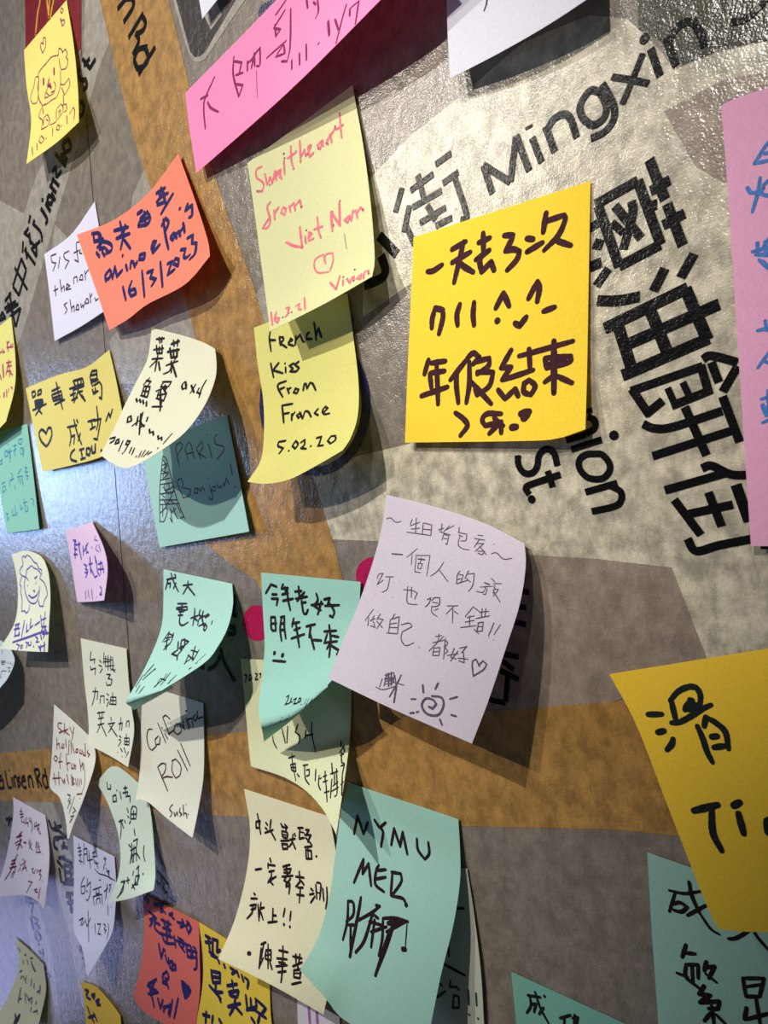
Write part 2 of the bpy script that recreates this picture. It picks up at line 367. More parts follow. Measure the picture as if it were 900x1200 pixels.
def ink(note, ox, oy, s, wpx, rgb, data, name='handwriting'):
    o, bv, org = note; V, Fc = [], []
    wide = 1.12 * (1178 / (430 + ox + 60)) ** .62         # pens are round: the wall runs away to the left
    for st in data.replace('\n', ' ').split(';'):
        st = st.strip()
        if not st: continue
        wv = wpx
        if '|' in st: a, st = st.split('|'); wv = float(a.strip()[1:])
        for p in parse(st, ox, oy, s):
            for r in ([p] if len(p) == 1 else dense(p)):
                run = []
                def flush():
                    if run:
                        P, Nn = [a for a, b in run], [b for a, b in run]
                        n = len(P); ww = []
                        for k in range(n):
                            taper = 1.0 if n < 3 else .82 + .22 * math.sin(math.pi * min(1, (k + .6) / n))
                            ww.append(wv / s * depth(P[k]) / F * wide * taper * random.uniform(.95, 1.05))
                        ribbon(V, Fc, P, Nn, ww)
                    run.clear()
                for v in r:
                    d = pdir(v.x, v.y).normalized()
                    h, n, _, _ = bv.ray_cast(CAM, d)
                    if h is None: flush(); continue
                    if n.dot(d) > 0: n = -n
                    run.append((h + n * .00005, n))
                flush()
    if not V: return
    c = obj(name, [v - org for v in V], Fc, ink_mat(rgb), o)
    return c
K_, DKR = (22, 18, 20), (62, 22, 24)
G1, G2 = 'pale notes written in black pen', None
def N(rows, rgb, label, inks, lift=0.0, drawings=()):
    t = sheet(rows, lift, rgb=rgb); o = t[0]
    o['label'] = label; o['category'] = 'sticky note'; o['group'] = 'sticky notes stuck on the street map'
    for k in inks: ink(t, *k)
    for k in drawings: ink(t, *k, name='drawing')
    return o

# puppy drawing, top left
N([[(28, 59, .3), (78, 0, .3)], [(31, 100, 1), (86, 50, 1.5)], [(36.5, 142, 3), (91, 100, 4)], [(31, 192, 11), (65, 168, 12), (92.5, 143, 10)]],
  (236, 220, 112), 'yellow note with a puppy drawn in purple pen, over the dark red sign',
  [(20, 0, 6, 5.5, (120, 30, 70), '105,1035 110,1090;140,1010 142,1055;170,955 155,990 170,1010 190,980 170,955;w9|205,975;250,900 250,955;285,880 275,910 295,915 300,885 285,880;w9|313,885;350,815 352,870;370,800 395,755 405,780 400,840')],
  0, [(20, 0, 6, 5, (120, 26, 76), '''180,375 165,330 170,300 185,310;180,375 200,330 200,270 185,265 185,310;315,55 305,75 315,95 325,75 315,55;305,130 318,185 335,160 330,135 318,150 305,130;
155,560 150,520 175,480 210,440 245,400 290,390;290,390 295,340 310,345 320,370 340,345 355,380 345,400 358,430 345,480 310,490 300,450 295,410;150,540 130,545 120,600 95,690 110,730 140,720 150,660 145,600 155,560;
150,650 155,700 180,745 200,730;155,560 150,640;305,500 305,600 280,680 250,700 210,730 190,740;305,590 330,595 365,550 370,600 335,670 315,620;175,750 155,820 180,850 170,910 190,905;180,760 185,800;325,670 328,730;
185,880 190,830 215,805 230,850 210,890 185,900;205,840 220,850;230,880 270,860 280,840;275,830 280,770 310,730 325,760 315,800 285,840;290,790 305,770 300,810;320,740 345,730 350,770 330,790;
w10|225,560 215,600 235,610;w10|230,590 240,620;260,575 270,600 260,650 230,675 205,650 215,620;200,650 195,690 220,680;240,650 260,640;w14|185,558 187,590;w13|260,485 261,520''')])
# long pink note, top
N([[(217, 109, .3), (290, 35, .3), (360, -38, .3), (425, -105, .3)], [(222, 150, 1.5), (310, 70, 4), (395, -10, 6), (470, -85, 6)], [(230, 203, 4), (333, 112, 13), (433, 13, 19), (510, -68, 19)]],
  (255, 140, 190), 'hot pink note slanting down from the top edge above the pale sweetheart note',
  [(210, 0, 3.75, 8, (118, 34, 84), '''155,340 115,430 108,480 115,565;95,435 125,420;125,450 140,475 172,492;240,250 238,330 262,425;245,270 275,275 262,330;250,330 280,320;250,370 280,375 262,425;300,270 300,310;
305,275 325,255 318,300;330,235 332,290;325,250 355,210 355,285 340,290;w3|340,310 343,430;470,0 425,65;415,125 465,45;420,110 425,160 445,130 420,125;385,255 470,180;490,40 488,200 475,270 450,270;430,240 455,200;
425,250 465,235 460,200;495,265 495,305;528,235 530,285;558,195 560,265;w10|613,192;w11|655,95 660,155;685,85 700,130;735,20 715,90 690,190;750,40 750,70;755,35 790,5 775,105;560,0 565,35;590,10 600,20;608,0 612,50 600,80''')])
# white note at the top edge
N([[(519, -170, .3), (700, -240, .3)], [(522, -60, 1.5), (706, -130, 2)], [(524, 25, 3.5), (706, -55, 4)], [(527, 92, 6), (585, 62, 8), (644, 28, 9), (700, -9, 9)]],
  (218, 218, 228), 'white note hanging from the top edge above the printed street name', [(450, 0, 2, 4, (60, 60, 90), '240,-20 241,5 235,25')])
# little white note over the black sign
N([[(222, -70, .3), (292, -140, .3)], [(237, 22, 3), (298, -55, 3)]], (226, 226, 232), 'small white corner of a note over the black printed sign', [], .2)
# pale yellow sweetheart note
N([[(290, 191, .3), (413, 100, .3)], [(297, 240, 1), (425.5, 170, 1)], [(305, 300, 4), (434, 235, 3)], [(311, 345, 8), (439, 300, 6)], [(316.5, 388, 14), (380, 356, 14), (436, 324, 10)]],
  (226, 226, 168), 'pale cream-green note with pink greeting and a heart, above the yellow french one',
  [(290, 110, 5.625, 12, (214, 108, 122), '''95,480 60,500 60,550 105,590 100,640 65,645;115,530 130,600 150,550 165,590 180,510;175,560 200,530 185,510 190,570;210,550 220,500 205,510 225,560;240,440 245,530;
285,345 290,440 305,495;265,425 320,385;345,310 350,450;355,410 375,370 385,410;395,400 420,340 400,350 410,415 435,390;490,310 460,340 480,365 495,310 500,345;525,300 530,335;530,310 545,265 555,320;545,280 580,225;607,125 615,230 622,290;585,235 630,205'''),
   (290, 110, 5.625, 11, (140, 40, 90), '65,640;148,600;245,425;303,493;240,395;320,380;468,362;520,325;578,215;357,745'),
   (290, 220, 5.625, 12, (214, 108, 122), '''150,95 130,130 150,215 130,265 100,265 150,190;175,150 180,210;178,170 205,130;235,130 220,165 245,180 255,140 235,130;275,120 285,160;280,130 305,100 315,150;315,120 345,80 355,130;
w14|255,360 310,385 360,390 345,260;380,320 385,365;400,330 425,305 405,295 405,350 435,335;460,195 470,290 485,330;440,275 495,255;w14|560,285 550,160 610,250 605,95;665,190 640,215 660,230 675,185 685,220;690,200 695,150;695,165 715,150 725,200;
725,165 745,130 765,150;545,625 585,670 610,580;630,610 630,645;655,600 675,630 690,590;700,585 700,615;735,580 720,600 745,605 750,570;765,600 770,560 795,545 800,570;155,820 165,905;190,820 180,870 200,890 210,860 185,860;
255,795 275,790 265,825;250,850 275,825;320,780 345,765 335,800 355,805;375,725 380,800'''),
   (290, 220, 5.625, 11, (130, 40, 90), 'w18|360,390;388,282;610,88;560,160;w18|563,250;760,145;632,590;707,540;232,855;292,822;585,670;700,615;800,565;w3|640,305 645,350 655,405')],
  .25, [(290, 220, 5.625, 9, (214, 108, 122), '515,500 500,440 450,470 440,520 465,560 535,555;505,480 520,440 560,430 565,480 545,545')])
# orange note
N([[(90, 275, .3), (133, 258, 2.5), (173, 227, 2.5), (209, 180, .3)], [(103, 313, 1.2), (145, 296, 3), (190, 262, 3), (228, 233, 1.5)], [(116, 350, 2.5), (160, 330, 5), (205, 298, 5.5), (243, 280, 4)], [(128, 387, 4), (150, 374, 7), (172, 357, 9), (217, 333, 10), (246, 300, 8)]],
  (252, 138, 106), 'orange note with navy felt-pen writing and a date in march',
  [(95, 180, 5.806, 17, (26, 26, 84), '''75,545 125,545 140,600 130,625;85,560 90,600 150,580;120,540 125,620;110,640 150,600 205,620 205,660 170,680;125,650 160,640;105,675 125,700;145,670 160,695;170,650 185,670;
225,525 320,500;265,465 290,580;290,540 250,580;300,490 290,540;240,578 330,545;285,580 270,650;295,590 335,645;385,410 415,390;390,490 410,440;405,440 450,400;430,400 440,490;450,395 470,440 450,480 390,495;415,460 465,430;
515,270 570,235;545,235 535,290;515,330 550,290 590,270;555,250 575,340;520,350 570,330;625,275 580,350 545,410;170,870 165,830 195,790 205,810 190,850 165,855;200,800 215,850;215,850 230,770;230,770 245,840;245,835 280,795;
305,760 315,795;w17|283,695;335,780 340,735 355,740 365,770 380,740;400,690 395,720 430,715 435,680 400,690;490,675 480,640 490,600 510,600 495,640 490,675 535,620;560,450 575,560 595,650;550,490 575,440 595,470 570,540;
630,540 610,570 625,590 640,545;640,550 650,575;645,550 665,530;665,535 675,560;670,540 690,510;695,475 705,535;w17|672,375;725,345 710,390 755,350;755,350 755,420 735,435;285,910 305,995;345,870 325,930 340,970 375,955 365,920 330,935;
415,800 432,975;450,810 490,795 470,845;470,845 510,855 480,900;540,740 555,905;590,750 620,735 600,790 590,825;590,825 635,790;640,715 630,750 660,765 665,720 640,715;680,655 710,650 700,700 715,710 740,690;725,575 760,555 755,610;755,610 785,610 775,680 740,720''')], 1.3)
# white note tucked behind the orange one
N([[(52, 298, .1), (83, 275, .2), (111, 236, .1)], [(58, 345, .6), (90, 326, .8), (120, 290, .6)], [(64, 399.5, 2), (94, 383, 3), (132, 358, 3.5)]],
  (226, 224, 240), 'white note tucked behind the left side of the orange note',
  [(40, 230, 4.286, 4.5, (66, 34, 50), '''110,290 85,300 90,330 110,335 95,375;130,305 122,360;175,275 150,290 155,315 175,325 155,365;228,230 212,240 222,330 205,320;200,285 225,272;232,268 228,285 240,288;105,450 110,500;100,475 120,465;
130,420 138,480;138,465 150,450 152,475;160,465 180,450 165,440 160,470 185,465;200,440 200,410 215,405 218,430;235,395 228,420 245,420 243,395 235,395;258,420 255,375;258,390 272,370;165,535 150,545 165,570 155,590;
180,520 190,580;190,560 200,550 203,580;215,545 210,570 225,570 222,545 215,545;235,540 238,560 245,545 248,560 255,530;262,515 258,540 275,535 270,515 262,515;285,535 280,490;282,510 292,490;305,510 310,525 322,515''')])
# yellow note cut by the left edge
N([[(-40, 415, .3), (13, 371, .3)], [(-38, 455, 1), (18, 420, 2)], [(-34, 500, 3), (17, 455, 5)], [(-28, 530, 6), (7, 494, 10)]],
  (228, 220, 120), 'yellow note with red-purple writing cut by the left edge of the picture',
  [(0, 370, 9.23, 12, (150, 50, 84), '''75,280 90,385;80,300 100,280;75,345 110,340;120,310 115,340 140,335 135,305;0,400 20,390;30,365 35,400 50,390;w20|30,535 40,660;0,640 15,690;70,510 120,500;95,480 90,520 65,640;80,550 125,540;
100,530 105,660;75,600 120,600;110,620 135,640;w26|45,845 45,870;70,800 75,880;95,790 90,830;120,770 135,790;0,880''')])
# mint note on the left edge
N([[(-12, 508, .3), (32, 497, .3)], [(-2, 566, .8), (39.5, 560, 1)], [(8, 625, 2), (46, 620, 2.5)]],
  (140, 208, 186), 'mint green note with teal writing at the left edge of the picture',
  [(0, 490, 8.57, 7, (30, 124, 150), '''0,440 20,410 20,460 0,465;50,330 50,390 80,380 75,330 50,330;80,270 85,260;85,320 110,400;75,350 115,330;100,300 100,440;135,280 165,270;150,270 150,380;160,310 135,330;185,220 220,205 215,260 190,260 185,220;
205,300 230,300 225,370 205,350 205,300;235,300 235,390;20,660 50,640;30,690 30,750 60,710 50,680 30,690;95,620 100,680;110,560 125,570 115,640;105,620 140,610;145,680 155,710;180,560 215,510;175,590 230,580;185,600 185,640;205,600 210,660;
225,600 235,680;250,500 270,500;260,490 265,560;250,540 280,540;260,580 285,580 270,620;60,960 80,960 70,990 90,1010 70,1030;125,920 125,980 150,970;150,880 160,980 175,950;205,870 210,920 230,900;240,810 250,880;235,850 270,840;
255,880 255,940 280,930 275,880;310,810 335,820 335,880''')])
# cycling note
N([[(30, 455, .3), (67, 440, 1.5), (100, 431, 2), (113, 422, 1.5), (128, 410, .3)], [(37, 490, 1), (84, 470, 2), (137, 450, 1)], [(50, 553, 3), (85, 545, 4), (117, 536, 4.5), (150, 520, 4)]],
  (234, 220, 116), 'yellow note with black characters and a heart beside the mint one',
  [(0, 370, 6, 10, K_, '''225,540 230,575 250,560 245,530 225,540;268,530 265,560 290,545 290,520 268,530;245,600 250,640 300,615 300,590 245,600;250,620 298,605;230,665 325,620;275,590 270,650;290,640 250,700;270,660 295,690;
365,530 420,505;395,470 405,500;365,560 375,600 440,580 430,530 370,555;370,580 430,560;385,625 455,590;400,500 440,655;490,515 530,500;495,560 530,545;505,595 545,575;515,510 520,590;515,460 580,440 590,480 530,495 515,460;
545,455 550,485;570,450 570,480;520,520 590,495;545,540 580,530;550,520 540,560 520,610;560,550 600,600;575,560 590,580;650,385 635,430 650,495;650,390 680,385 680,440 645,450;645,420 680,410;660,490 700,465 715,500 715,585 700,575;
640,470 690,450;650,520 660,550;670,510 672,545;655,545 690,530;475,785 540,770;490,790 500,850 490,915;505,850 525,840 520,900;520,730 545,830 575,905;565,830 550,880;540,735 548,750;620,745 670,730;645,740 650,790;635,800 670,780;
660,740 710,725 700,780 685,870 660,865;680,640 690,740 680,800;745,740 765,685 775,715 790,660;w12|525,940 500,970 500,1010 540,1025;w12|570,940 580,1005;560,945 590,935;570,1010 600,1000;w12|610,935 608,975 630,980 635,940 615,930;w12|645,920 650,965 670,960 670,905;w14|713,948''')],
  0, [(0, 370, 6, 12, K_, '325,920 290,880 275,830 290,800 310,810 325,830;325,830 340,790 360,790 365,840 345,895 325,920')])
# curling pale note
N([[(177.5, 384, .3), (217, 394, .5), (240, 402, 1), (252, 409, 3)], [(176, 402, 1), (218, 412, 2), (253.5, 422, 4)], [(172, 423, 4), (216, 436, 6), (253, 440, 7)], [(160, 447, 10), (207, 465, 13), (246, 462, 14)], [(147, 473, 17), (190, 490, 20), (233, 486, 21)],
   [(132, 505, 25), (170, 516, 27), (212, 511, 28)], [(117.5, 533, 31), (133, 544, 33), (150, 548.5, 34), (175, 537, 34)]],
  (232, 232, 204), 'long pale cream note curling outward over the aqua tower note',
  [(110, 380, 6, 11, K_, '''440,105 495,100;460,95 465,130;480,95 478,125;420,180 490,170;440,150 445,205 480,205 480,150;460,160 460,200;410,245 485,240;450,215 430,330;440,255 395,300;455,265 465,325;
w14|545,140 600,120;560,115 565,155;590,110 588,150;w14|520,195 600,180;w14|535,170 545,235 585,230 585,175;560,180 562,230;510,290 590,260;575,240 560,270 530,330 490,350;545,260 545,340;555,290 580,370;390,380 350,425;370,395 400,405 380,430;
355,435 335,500;355,435 395,440 375,515;345,470 385,475;330,500 375,515;370,440 355,505;298,525 305,545;322,530 330,550;345,535 350,560;370,545 370,575;485,405 545,405 520,440 470,440 490,410;500,430 510,455;440,470 490,450 510,490;
455,480 445,520;450,500 510,490 490,540 440,520;470,460 468,575;410,580 480,580;475,545 465,610;240,655 235,690 265,680 260,645 240,655;270,715 330,670;310,650 300,710;330,630 320,775;345,620 330,690 355,720;320,730 355,710;378,655 372,680;
390,740 395,765 415,755 420,780;450,785 455,810 475,795 478,815;550,770 515,810 490,840;450,872;95,790 98,815;115,805 150,795 140,820 115,835;160,815 150,840 175,835 175,810 160,815;205,820 175,890;235,820 225,845 245,845 255,825 235,820;
250,835 215,895;203,908;265,870 250,905;285,875 268,915;298,930;335,895 315,935;360,890 335,930;385,895 350,930;380,915 405,900;640,405 620,430 625,460 650,440 645,405 650,455;685,430 705,480;715,425 680,485;740,450 725,480 750,490;790,395 760,450 740,515''')])
# tower note
N([[(165, 524, .2), (266, 486, .2)], [(176, 583, .5), (279, 553, 1)], [(187, 641.5, 1.2), (292, 623, 3)]],
  (172, 220, 210), 'aqua note with a lattice tower drawing, half under the curling cream note',
  [(170, 490, 7.2, 7, (70, 58, 58), '''270,225 260,260 290,415;265,220 300,205 315,240 275,310;365,350 340,260 370,200 390,230 415,340;355,300 410,290;435,260 470,345;440,250 480,195 490,240 455,300;455,300 515,335;
530,215 550,270 565,335;w9|525,140;610,135 585,170 600,220 660,240 660,280 605,350;290,510 275,550 320,665;280,520 310,510 320,560 310,590;325,590 385,600 375,650 320,675;425,590 415,630 440,635 450,595 425,590;460,595 470,620 485,580 505,610;
540,570 565,640 570,685 545,685 540,660;w9|535,507;570,580 560,610 590,615 595,575 570,580;610,560 620,590 640,570 650,590;660,550 670,575 685,505 710,560;718,385 738,480;w10|757,580''')],
  0, [(170, 490, 7.2, 7, (50, 40, 46), '''150,320 125,600 125,880;150,320 185,360 240,580 275,700 335,850;140,400 185,385;135,470 200,455;130,525 210,505;130,560 225,545;125,640 250,620;125,690 265,690;130,730 290,720;150,350 185,400 140,440 195,470 145,520;
160,550 165,610 205,600 200,550;210,600 240,570 235,630 210,640;150,680 180,730 210,690 245,720;150,740 150,830;130,870 160,870 190,780 170,760;215,760 230,880 210,840;240,750 260,820 280,850;270,730 300,800;290,740 325,830 300,845;180,400 150,500;140,640 165,670;
130,800 160,770 185,740;200,700 230,650;150,580 200,640;220,800 260,760''')])
# french note
N([[(297.5, 384, .2), (407, 343.5, .2)], [(302, 427, 1), (414, 395, 1)], [(308, 465, 3), (420, 448, 3)], [(309.5, 500, 7), (419, 488, 8)], [(306, 538, 12), (360, 520, 12), (410, 515, 13)], [(290, 564.6, 19), (311, 567, 18), (338.5, 562, 17), (370, 546, 17), (401, 528, 16)]],
  (232, 226, 126), 'yellow note over the navy ring, its bottom corner curling left, with a date in 2020',
  [(300, 370, 7.5, 17, K_, '''125,145 118,200 132,310;120,215 170,215;205,190 215,260;205,190 240,190 240,215 210,240;210,240 270,280;285,235 320,215 305,200 285,250 330,265;345,255 350,180;350,215 390,165 410,220 425,230;470,150 450,160 445,205 490,205;
510,60 520,120 530,215;530,170 550,110 575,190;130,420 155,540;200,415 150,480;150,480 235,505;260,455 262,500;255,420;330,420 295,440 325,465 300,490;375,405 340,430 380,460 350,490 300,490;265,575 200,600 195,640 235,715;205,650 250,630;
275,640 290,680;280,650 305,635;345,645 330,675 360,680 375,650 345,640;415,655 425,600 440,600 450,640 475,590 500,600 525,655'''),
   (300, 420, 7.5, 17, K_, '''320,400 230,415 245,565;235,490 290,480;315,490 315,545;315,510 340,475;390,480 360,500 375,525 395,500 385,475 410,530;415,520 430,470 460,470 485,515;545,445 515,480 545,500;590,480 630,440 610,425 585,460 600,490 645,485;
260,725 200,735;200,735 195,770 240,790 205,835;288,812;350,725 320,770 345,795 370,755 350,725;395,740 430,715 425,760 395,790;395,790 440,795;482,772;535,700 575,690 560,740 545,770 590,765;660,685 630,725 655,750 700,715 695,680 660,685''')])
# big bright yellow note
N([[(484.6, 278, .3), (692, 212, .3)], [(481, 360, .8), (690, 318, 1)], [(477, 450, 1.6), (688, 430, 2.2)], [(474.5, 518.6, 3), (600, 517, 4), (650, 514.5, 5), (686, 503, 5)]],
  (250, 218, 14), 'bright golden yellow note with thick brown felt-pen writing, centre right',
  [(490, 240, 4.5, 27, (52, 16, 26), '''50,352 80,348 125,318;180,235 250,195;180,305 275,250;240,195 225,260 190,410;215,300 240,325 290,355;320,200 378,175;343,150 345,250;305,290 375,240;335,270 325,300 335,355;335,355 385,300 400,345;
455,162 500,160 490,190 460,245;460,245 500,235 535,245 520,290 470,345;w28|575,178 605,182;575,248 655,200;675,45 660,145;680,85 770,55 775,80 740,160 665,240;720,185 760,200 805,215;90,545 75,600 72,650;90,545 130,555 130,600 110,680;
220,525 205,580 208,635;295,515 290,580 295,635;410,545 450,465 480,535;582,495 630,405 640,440 628,510;w32|418,612;w28|512,625 535,640 570,592;w26|662,562 720,540'''),
   (480, 380, 4.2857, 24, (52, 16, 26), '''95,180 75,250;110,195 180,185;105,245 175,235;102,250 110,320;60,360 190,315;135,190 140,300 143,400;285,180 205,280;240,230 235,300 245,395;290,170 320,145 350,165 320,200;300,190 300,300 285,395;
330,190 400,170 395,210 340,250;340,240 420,240 400,310 340,355 330,325;310,290 410,400;510,130 460,220;460,220 510,215 465,280;470,280 530,260 620,230;550,160 660,130 820,85;600,125 605,220;445,330 480,375 530,325 545,360;
575,300 600,280 630,310 610,355 575,340 575,295;w28|725,85 725,345;680,170 810,160 800,190 690,220 680,175;700,200 780,185;720,260 680,290;740,260 815,295;230,445 270,475 290,510 255,560;460,450 390,450 365,480 380,510 460,490 460,545;
400,550 440,510 470,510;425,470 450,500;w30|515,518 535,516;w34|560,450 600,440;w34|575,470 590,455''')])
# tall pink note, right edge
N([[(845, 124, .3), (856, 118, .3), (900, 103, .3), (1050, 60, .3)], [(853, 225, .8), (1055, 180, 1)], [(863, 380, 1.3), (1060, 350, 2)], [(872, 520, 2), (1070, 510, 2)], [(880, 640, 3), (1080, 640, 3)]],
  (236, 172, 206), 'tall pale pink note with blue marker writing on the right edge',
  [(840, 100, 6, 26, (66, 110, 172), '''265,550 360,400;265,550 380,525;340,480 380,470;225,735 240,755 310,745 330,720;305,650 290,750 250,890;215,720 235,755;300,760 400,790;330,700 400,640;250,1170 400,1130;285,1110 290,1180;320,1150 400,1030;340,1100 345,1190;300,1190 400,1180'''),
   (840, 300, 3.43, 13, (66, 110, 172), '155,-5 230,0;185,20 230,70;170,15 205,50;w15|165,300 225,285;195,260 200,300;215,380 165,450;185,420 230,440;180,575 230,560;w18|185,600 200,640;185,670 230,650;205,540 210,640')])
# lilac white backpacker note
N([[(452.5, 579.6, .3), (505, 592.5, .5), (565, 612, 1), (614.5, 636.6, 2)], [(448, 615, 2), (530, 635, 3), (616, 663, 4.5)], [(438, 655, 5), (525, 675, 6), (609, 708, 8)], [(421, 705, 9), (510, 728, 10), (591, 765, 12)], [(401, 753, 14), (490, 780, 14), (572, 822, 15)], [(385, 795, 19), (445, 824, 19), (499, 848, 18), (553, 871.5, 18)]],
  (218, 208, 220), 'lilac-white note of thin grey ballpoint lines with a heart and a sun',
  [(440, 590, 5, 4.9, (84, 74, 92), '''65,90 90,85 120,110 150,105;215,95 205,120;205,130 260,110;210,150 258,145;240,85 235,175;185,168 325,188;280,115 275,175;285,115 330,125 325,188;280,150 325,155;390,120 385,160;370,155 400,145;435,130 400,165;
460,130 415,155;375,165 440,185;400,180 390,215;400,180 430,190 420,240 410,235;400,205 420,208;490,140 490,165;485,170 535,180 530,215 500,220;490,185 510,195;495,190 485,240 510,265 550,272;600,185 630,190;580,205 640,215;610,210 580,255;
595,235 635,235 585,280;610,250 650,300;600,280 640,280 625,300 600,290;680,295 710,290 750,325 800,322;693,240;w7|98,295 158,300;245,265 185,315;215,300 210,360;240,300 230,400 265,405;245,305 320,305;320,305 300,425;w7|250,325 290,330;
270,320 262,350;250,350 275,355 265,385 248,380 252,350;400,345 365,395 325,425;370,385 425,458;495,395 480,420 475,470 500,460 515,420 490,415;480,445 500,440;545,395 525,440;540,415 580,410 570,480 545,515;535,440 555,460;480,470 540,450;
w7|640,465 668,475;615,490 690,485;650,485 630,520 590,515;655,500 645,535 630,530;680,440 700,460;690,470 740,470;700,480 690,530;700,500 720,505 690,545;690,510 730,578;10,440 20,415 45,410 10,475 45,450;60,430 105,430;85,435 70,500 40,520;98,548;
165,505 215,510 245,525 230,560;190,485 185,575 210,590 245,592;212,490 210,550'''),
   (410, 690, 4.7368, 4.9, (84, 74, 92), '''430,60 450,50 440,80 420,100;455,65 470,50 500,50 495,90 460,100;460,75 490,80;455,95 455,130 485,155;470,120 490,110;540,95 600,95;575,100 535,140;572,110 570,190;580,125 600,140;685,100 640,155;685,100 730,135;
650,160 690,150;640,185 690,175;665,150 665,210;615,215 700,205;720,130 770,125;735,110 730,160;755,110 750,150;700,165 775,150;710,190 740,185 735,235 705,235 715,190;710,210 735,210;690,225 715,250;800,190 770,260;835,200 800,255;
772,270;797,285;130,115 85,175;105,160 100,205;135,150 120,180;115,175 140,165;130,180 140,215 115,205;170,140 150,170;155,165 185,170 150,220;150,180 180,215;250,140 235,165;225,170 215,245;230,170 275,155 265,245;225,195 260,190;220,215 262,215;
205,245 265,250;285,200 330,190 345,210 290,240;290,240 285,280 310,315 355,300;385,325;475,265 510,260;495,250 490,290;460,300 525,285;520,265 440,345;465,330 500,325 495,370 460,370 465,330;465,350 495,348;530,275 520,390;530,285 545,300 530,325 545,345 530,360;
580,330 560,380 590,390;600,345 560,400;540,370 600,360;610,330 650,320 620,355;630,350 635,410 605,400;600,385 655,390;205,470 190,540;195,480 245,465 240,520 190,530;w9|215,470 215,540;w9|195,500 245,495;195,515 240,505;w9|230,465 230,535;145,545 185,560 255,540;
180,500 165,545;w8|285,480 265,520 220,600;245,520 300,535;w9|260,530 245,630;205,480 245,520;250,480 260,560''')],
  0, [(410, 690, 4.7368, 7, (84, 74, 92), '''685,485 680,410 700,390 715,420 720,430;715,425 740,400 760,420 740,450 685,485;w11|455,595 510,605 520,650 490,700 430,695 400,650 420,610 460,615 480,640 460,665 440,655;w10|405,535 408,575;w10|490,525 475,555;340,612 365,612;w9|335,690 355,688;w9|370,685 380,683;
w9|555,612 597,600;w9|562,700 590,708;w10|500,725 512,755''')])
# small lilac note
N([[(76, 621.5, .3), (92, 617, .4), (108, 611, .5)], [(82, 650, .6), (100, 647, 3), (121.5, 642, 7)], [(86.5, 680, 1), (105, 678, 6), (126, 668, 12)], [(90.6, 705.6, 1.6), (108, 705, 8), (122, 703.5, 15)]],
  (228, 198, 226), 'small lilac-pink note with dark violet writing, bowed out on its right side',
  [(70, 600, 10.43, 15, (66, 40, 136), '''165,345 200,350 180,400 215,400;w20|185,350 190,560;180,450 210,460;175,520 215,520;w18|235,370 240,450 265,575;225,400 250,390;285,420 290,530;300,480 345,380;320,410 330,500 350,490;393,432;w8|440,290 425,340 460,350;w8|460,400 440,450 480,490;w8|480,400 500,480;
300,640 330,660 315,700 345,720 320,800;310,740 340,740;w24|370,560 380,740;355,640 400,630;380,690 430,800 460,780;w20|430,540 445,620;450,590 460,720 490,780;470,640 520,620;500,600 500,760;520,640 540,740;470,700 540,700;315,970 322,1060;350,960 358,1045;392,945 402,1065;450,1042;495,910 515,960 490,1010 515,1010''')])
# smiling face note
N([[(13.5, 650, .3), (30, 645.5, .8), (45, 650, 1.5), (52, 657, 2)], [(19, 673, 1), (57, 673, 4)], [(21, 700, 3), (59, 700, 6)], [(17, 730, 8), (57.5, 730, 9)], [(0, 760, 16), (30, 763, 14), (56, 764, 12)]],
  (228, 232, 206), 'pale note with a long-haired smiling face drawn in violet',
  [(0, 640, 9.23, 13, (76, 46, 140), '''165,855 210,840 190,880;155,900 215,890;175,870 160,975;160,975 210,960 205,930;265,805 235,980;290,850 285,930 310,910;335,790 325,890 355,860;380,855 430,820;w10|440,750 450,870;w10|490,710 470,870;w10|445,800 500,780;450,870 500,870;465,880 440,940;480,880 510,940;
w15|140,1040 290,990 480,920;w10|180,1060 210,1075 190,1120;w9|225,1075 225,1110 240,1100 245,1070 225,1075;w10|280,1040 300,1050 285,1100;w9|310,1040 310,1075 335,1070 335,1035;363,1085;w10|385,980 410,1000 390,1040 420,1035;440,960 450,1010;460,950 490,940 470,990;500,950 520,940;w10|415,1080 440,1130;w10|440,1070 440,1140;480,1040 480,1135;w10|430,1095 490,1070''')],
  0, [(0, 640, 9.23, 9, (76, 46, 140), '''240,320 215,290 225,240 250,200 240,130 255,105 275,125 290,95 330,120 370,175 400,190 420,240 450,260 450,310;280,330 290,260 310,240 340,210 370,240 400,250 440,300 430,350;430,350 480,400 505,470 510,530 480,590 470,650 430,650 415,590;
240,320 225,370 215,420 230,430 225,500 240,580 235,710 260,700 285,725 310,700 325,640;280,330 265,400 275,500 310,590 350,620 390,610 420,540 430,440;240,320 285,340 305,370;w12|375,350 400,330;w12|300,430;w13|390,400;w14|365,480 375,490;w12|310,530 350,560 400,530 415,490''')])
# white note at the left edge, below the face
N([[(-36, 738, .3), (-8, 746, .5), (11, 757, 1.5)], [(-36, 765, 4), (17, 774, 5)], [(-36, 800, 10), (-12, 798, 10), (10, 793, 10)], [(-44, 850, 17), (-20, 830, 16), (0, 806, 15)]],
  (214, 222, 220), 'white note at the left edge, just below the face drawing',
  [(0, 750, 13.32, 9, (84, 66, 84), '20,330 30,380 70,380 85,330 20,330;30,355 80,350;45,330 45,380;105,360;125,345 130,370;160,350 170,380;200,360 190,400;120,430 165,435;145,435 145,490;130,495 165,490;20,490 60,480 100,490;25,510 10,560 20,600;35,165 35,210')])
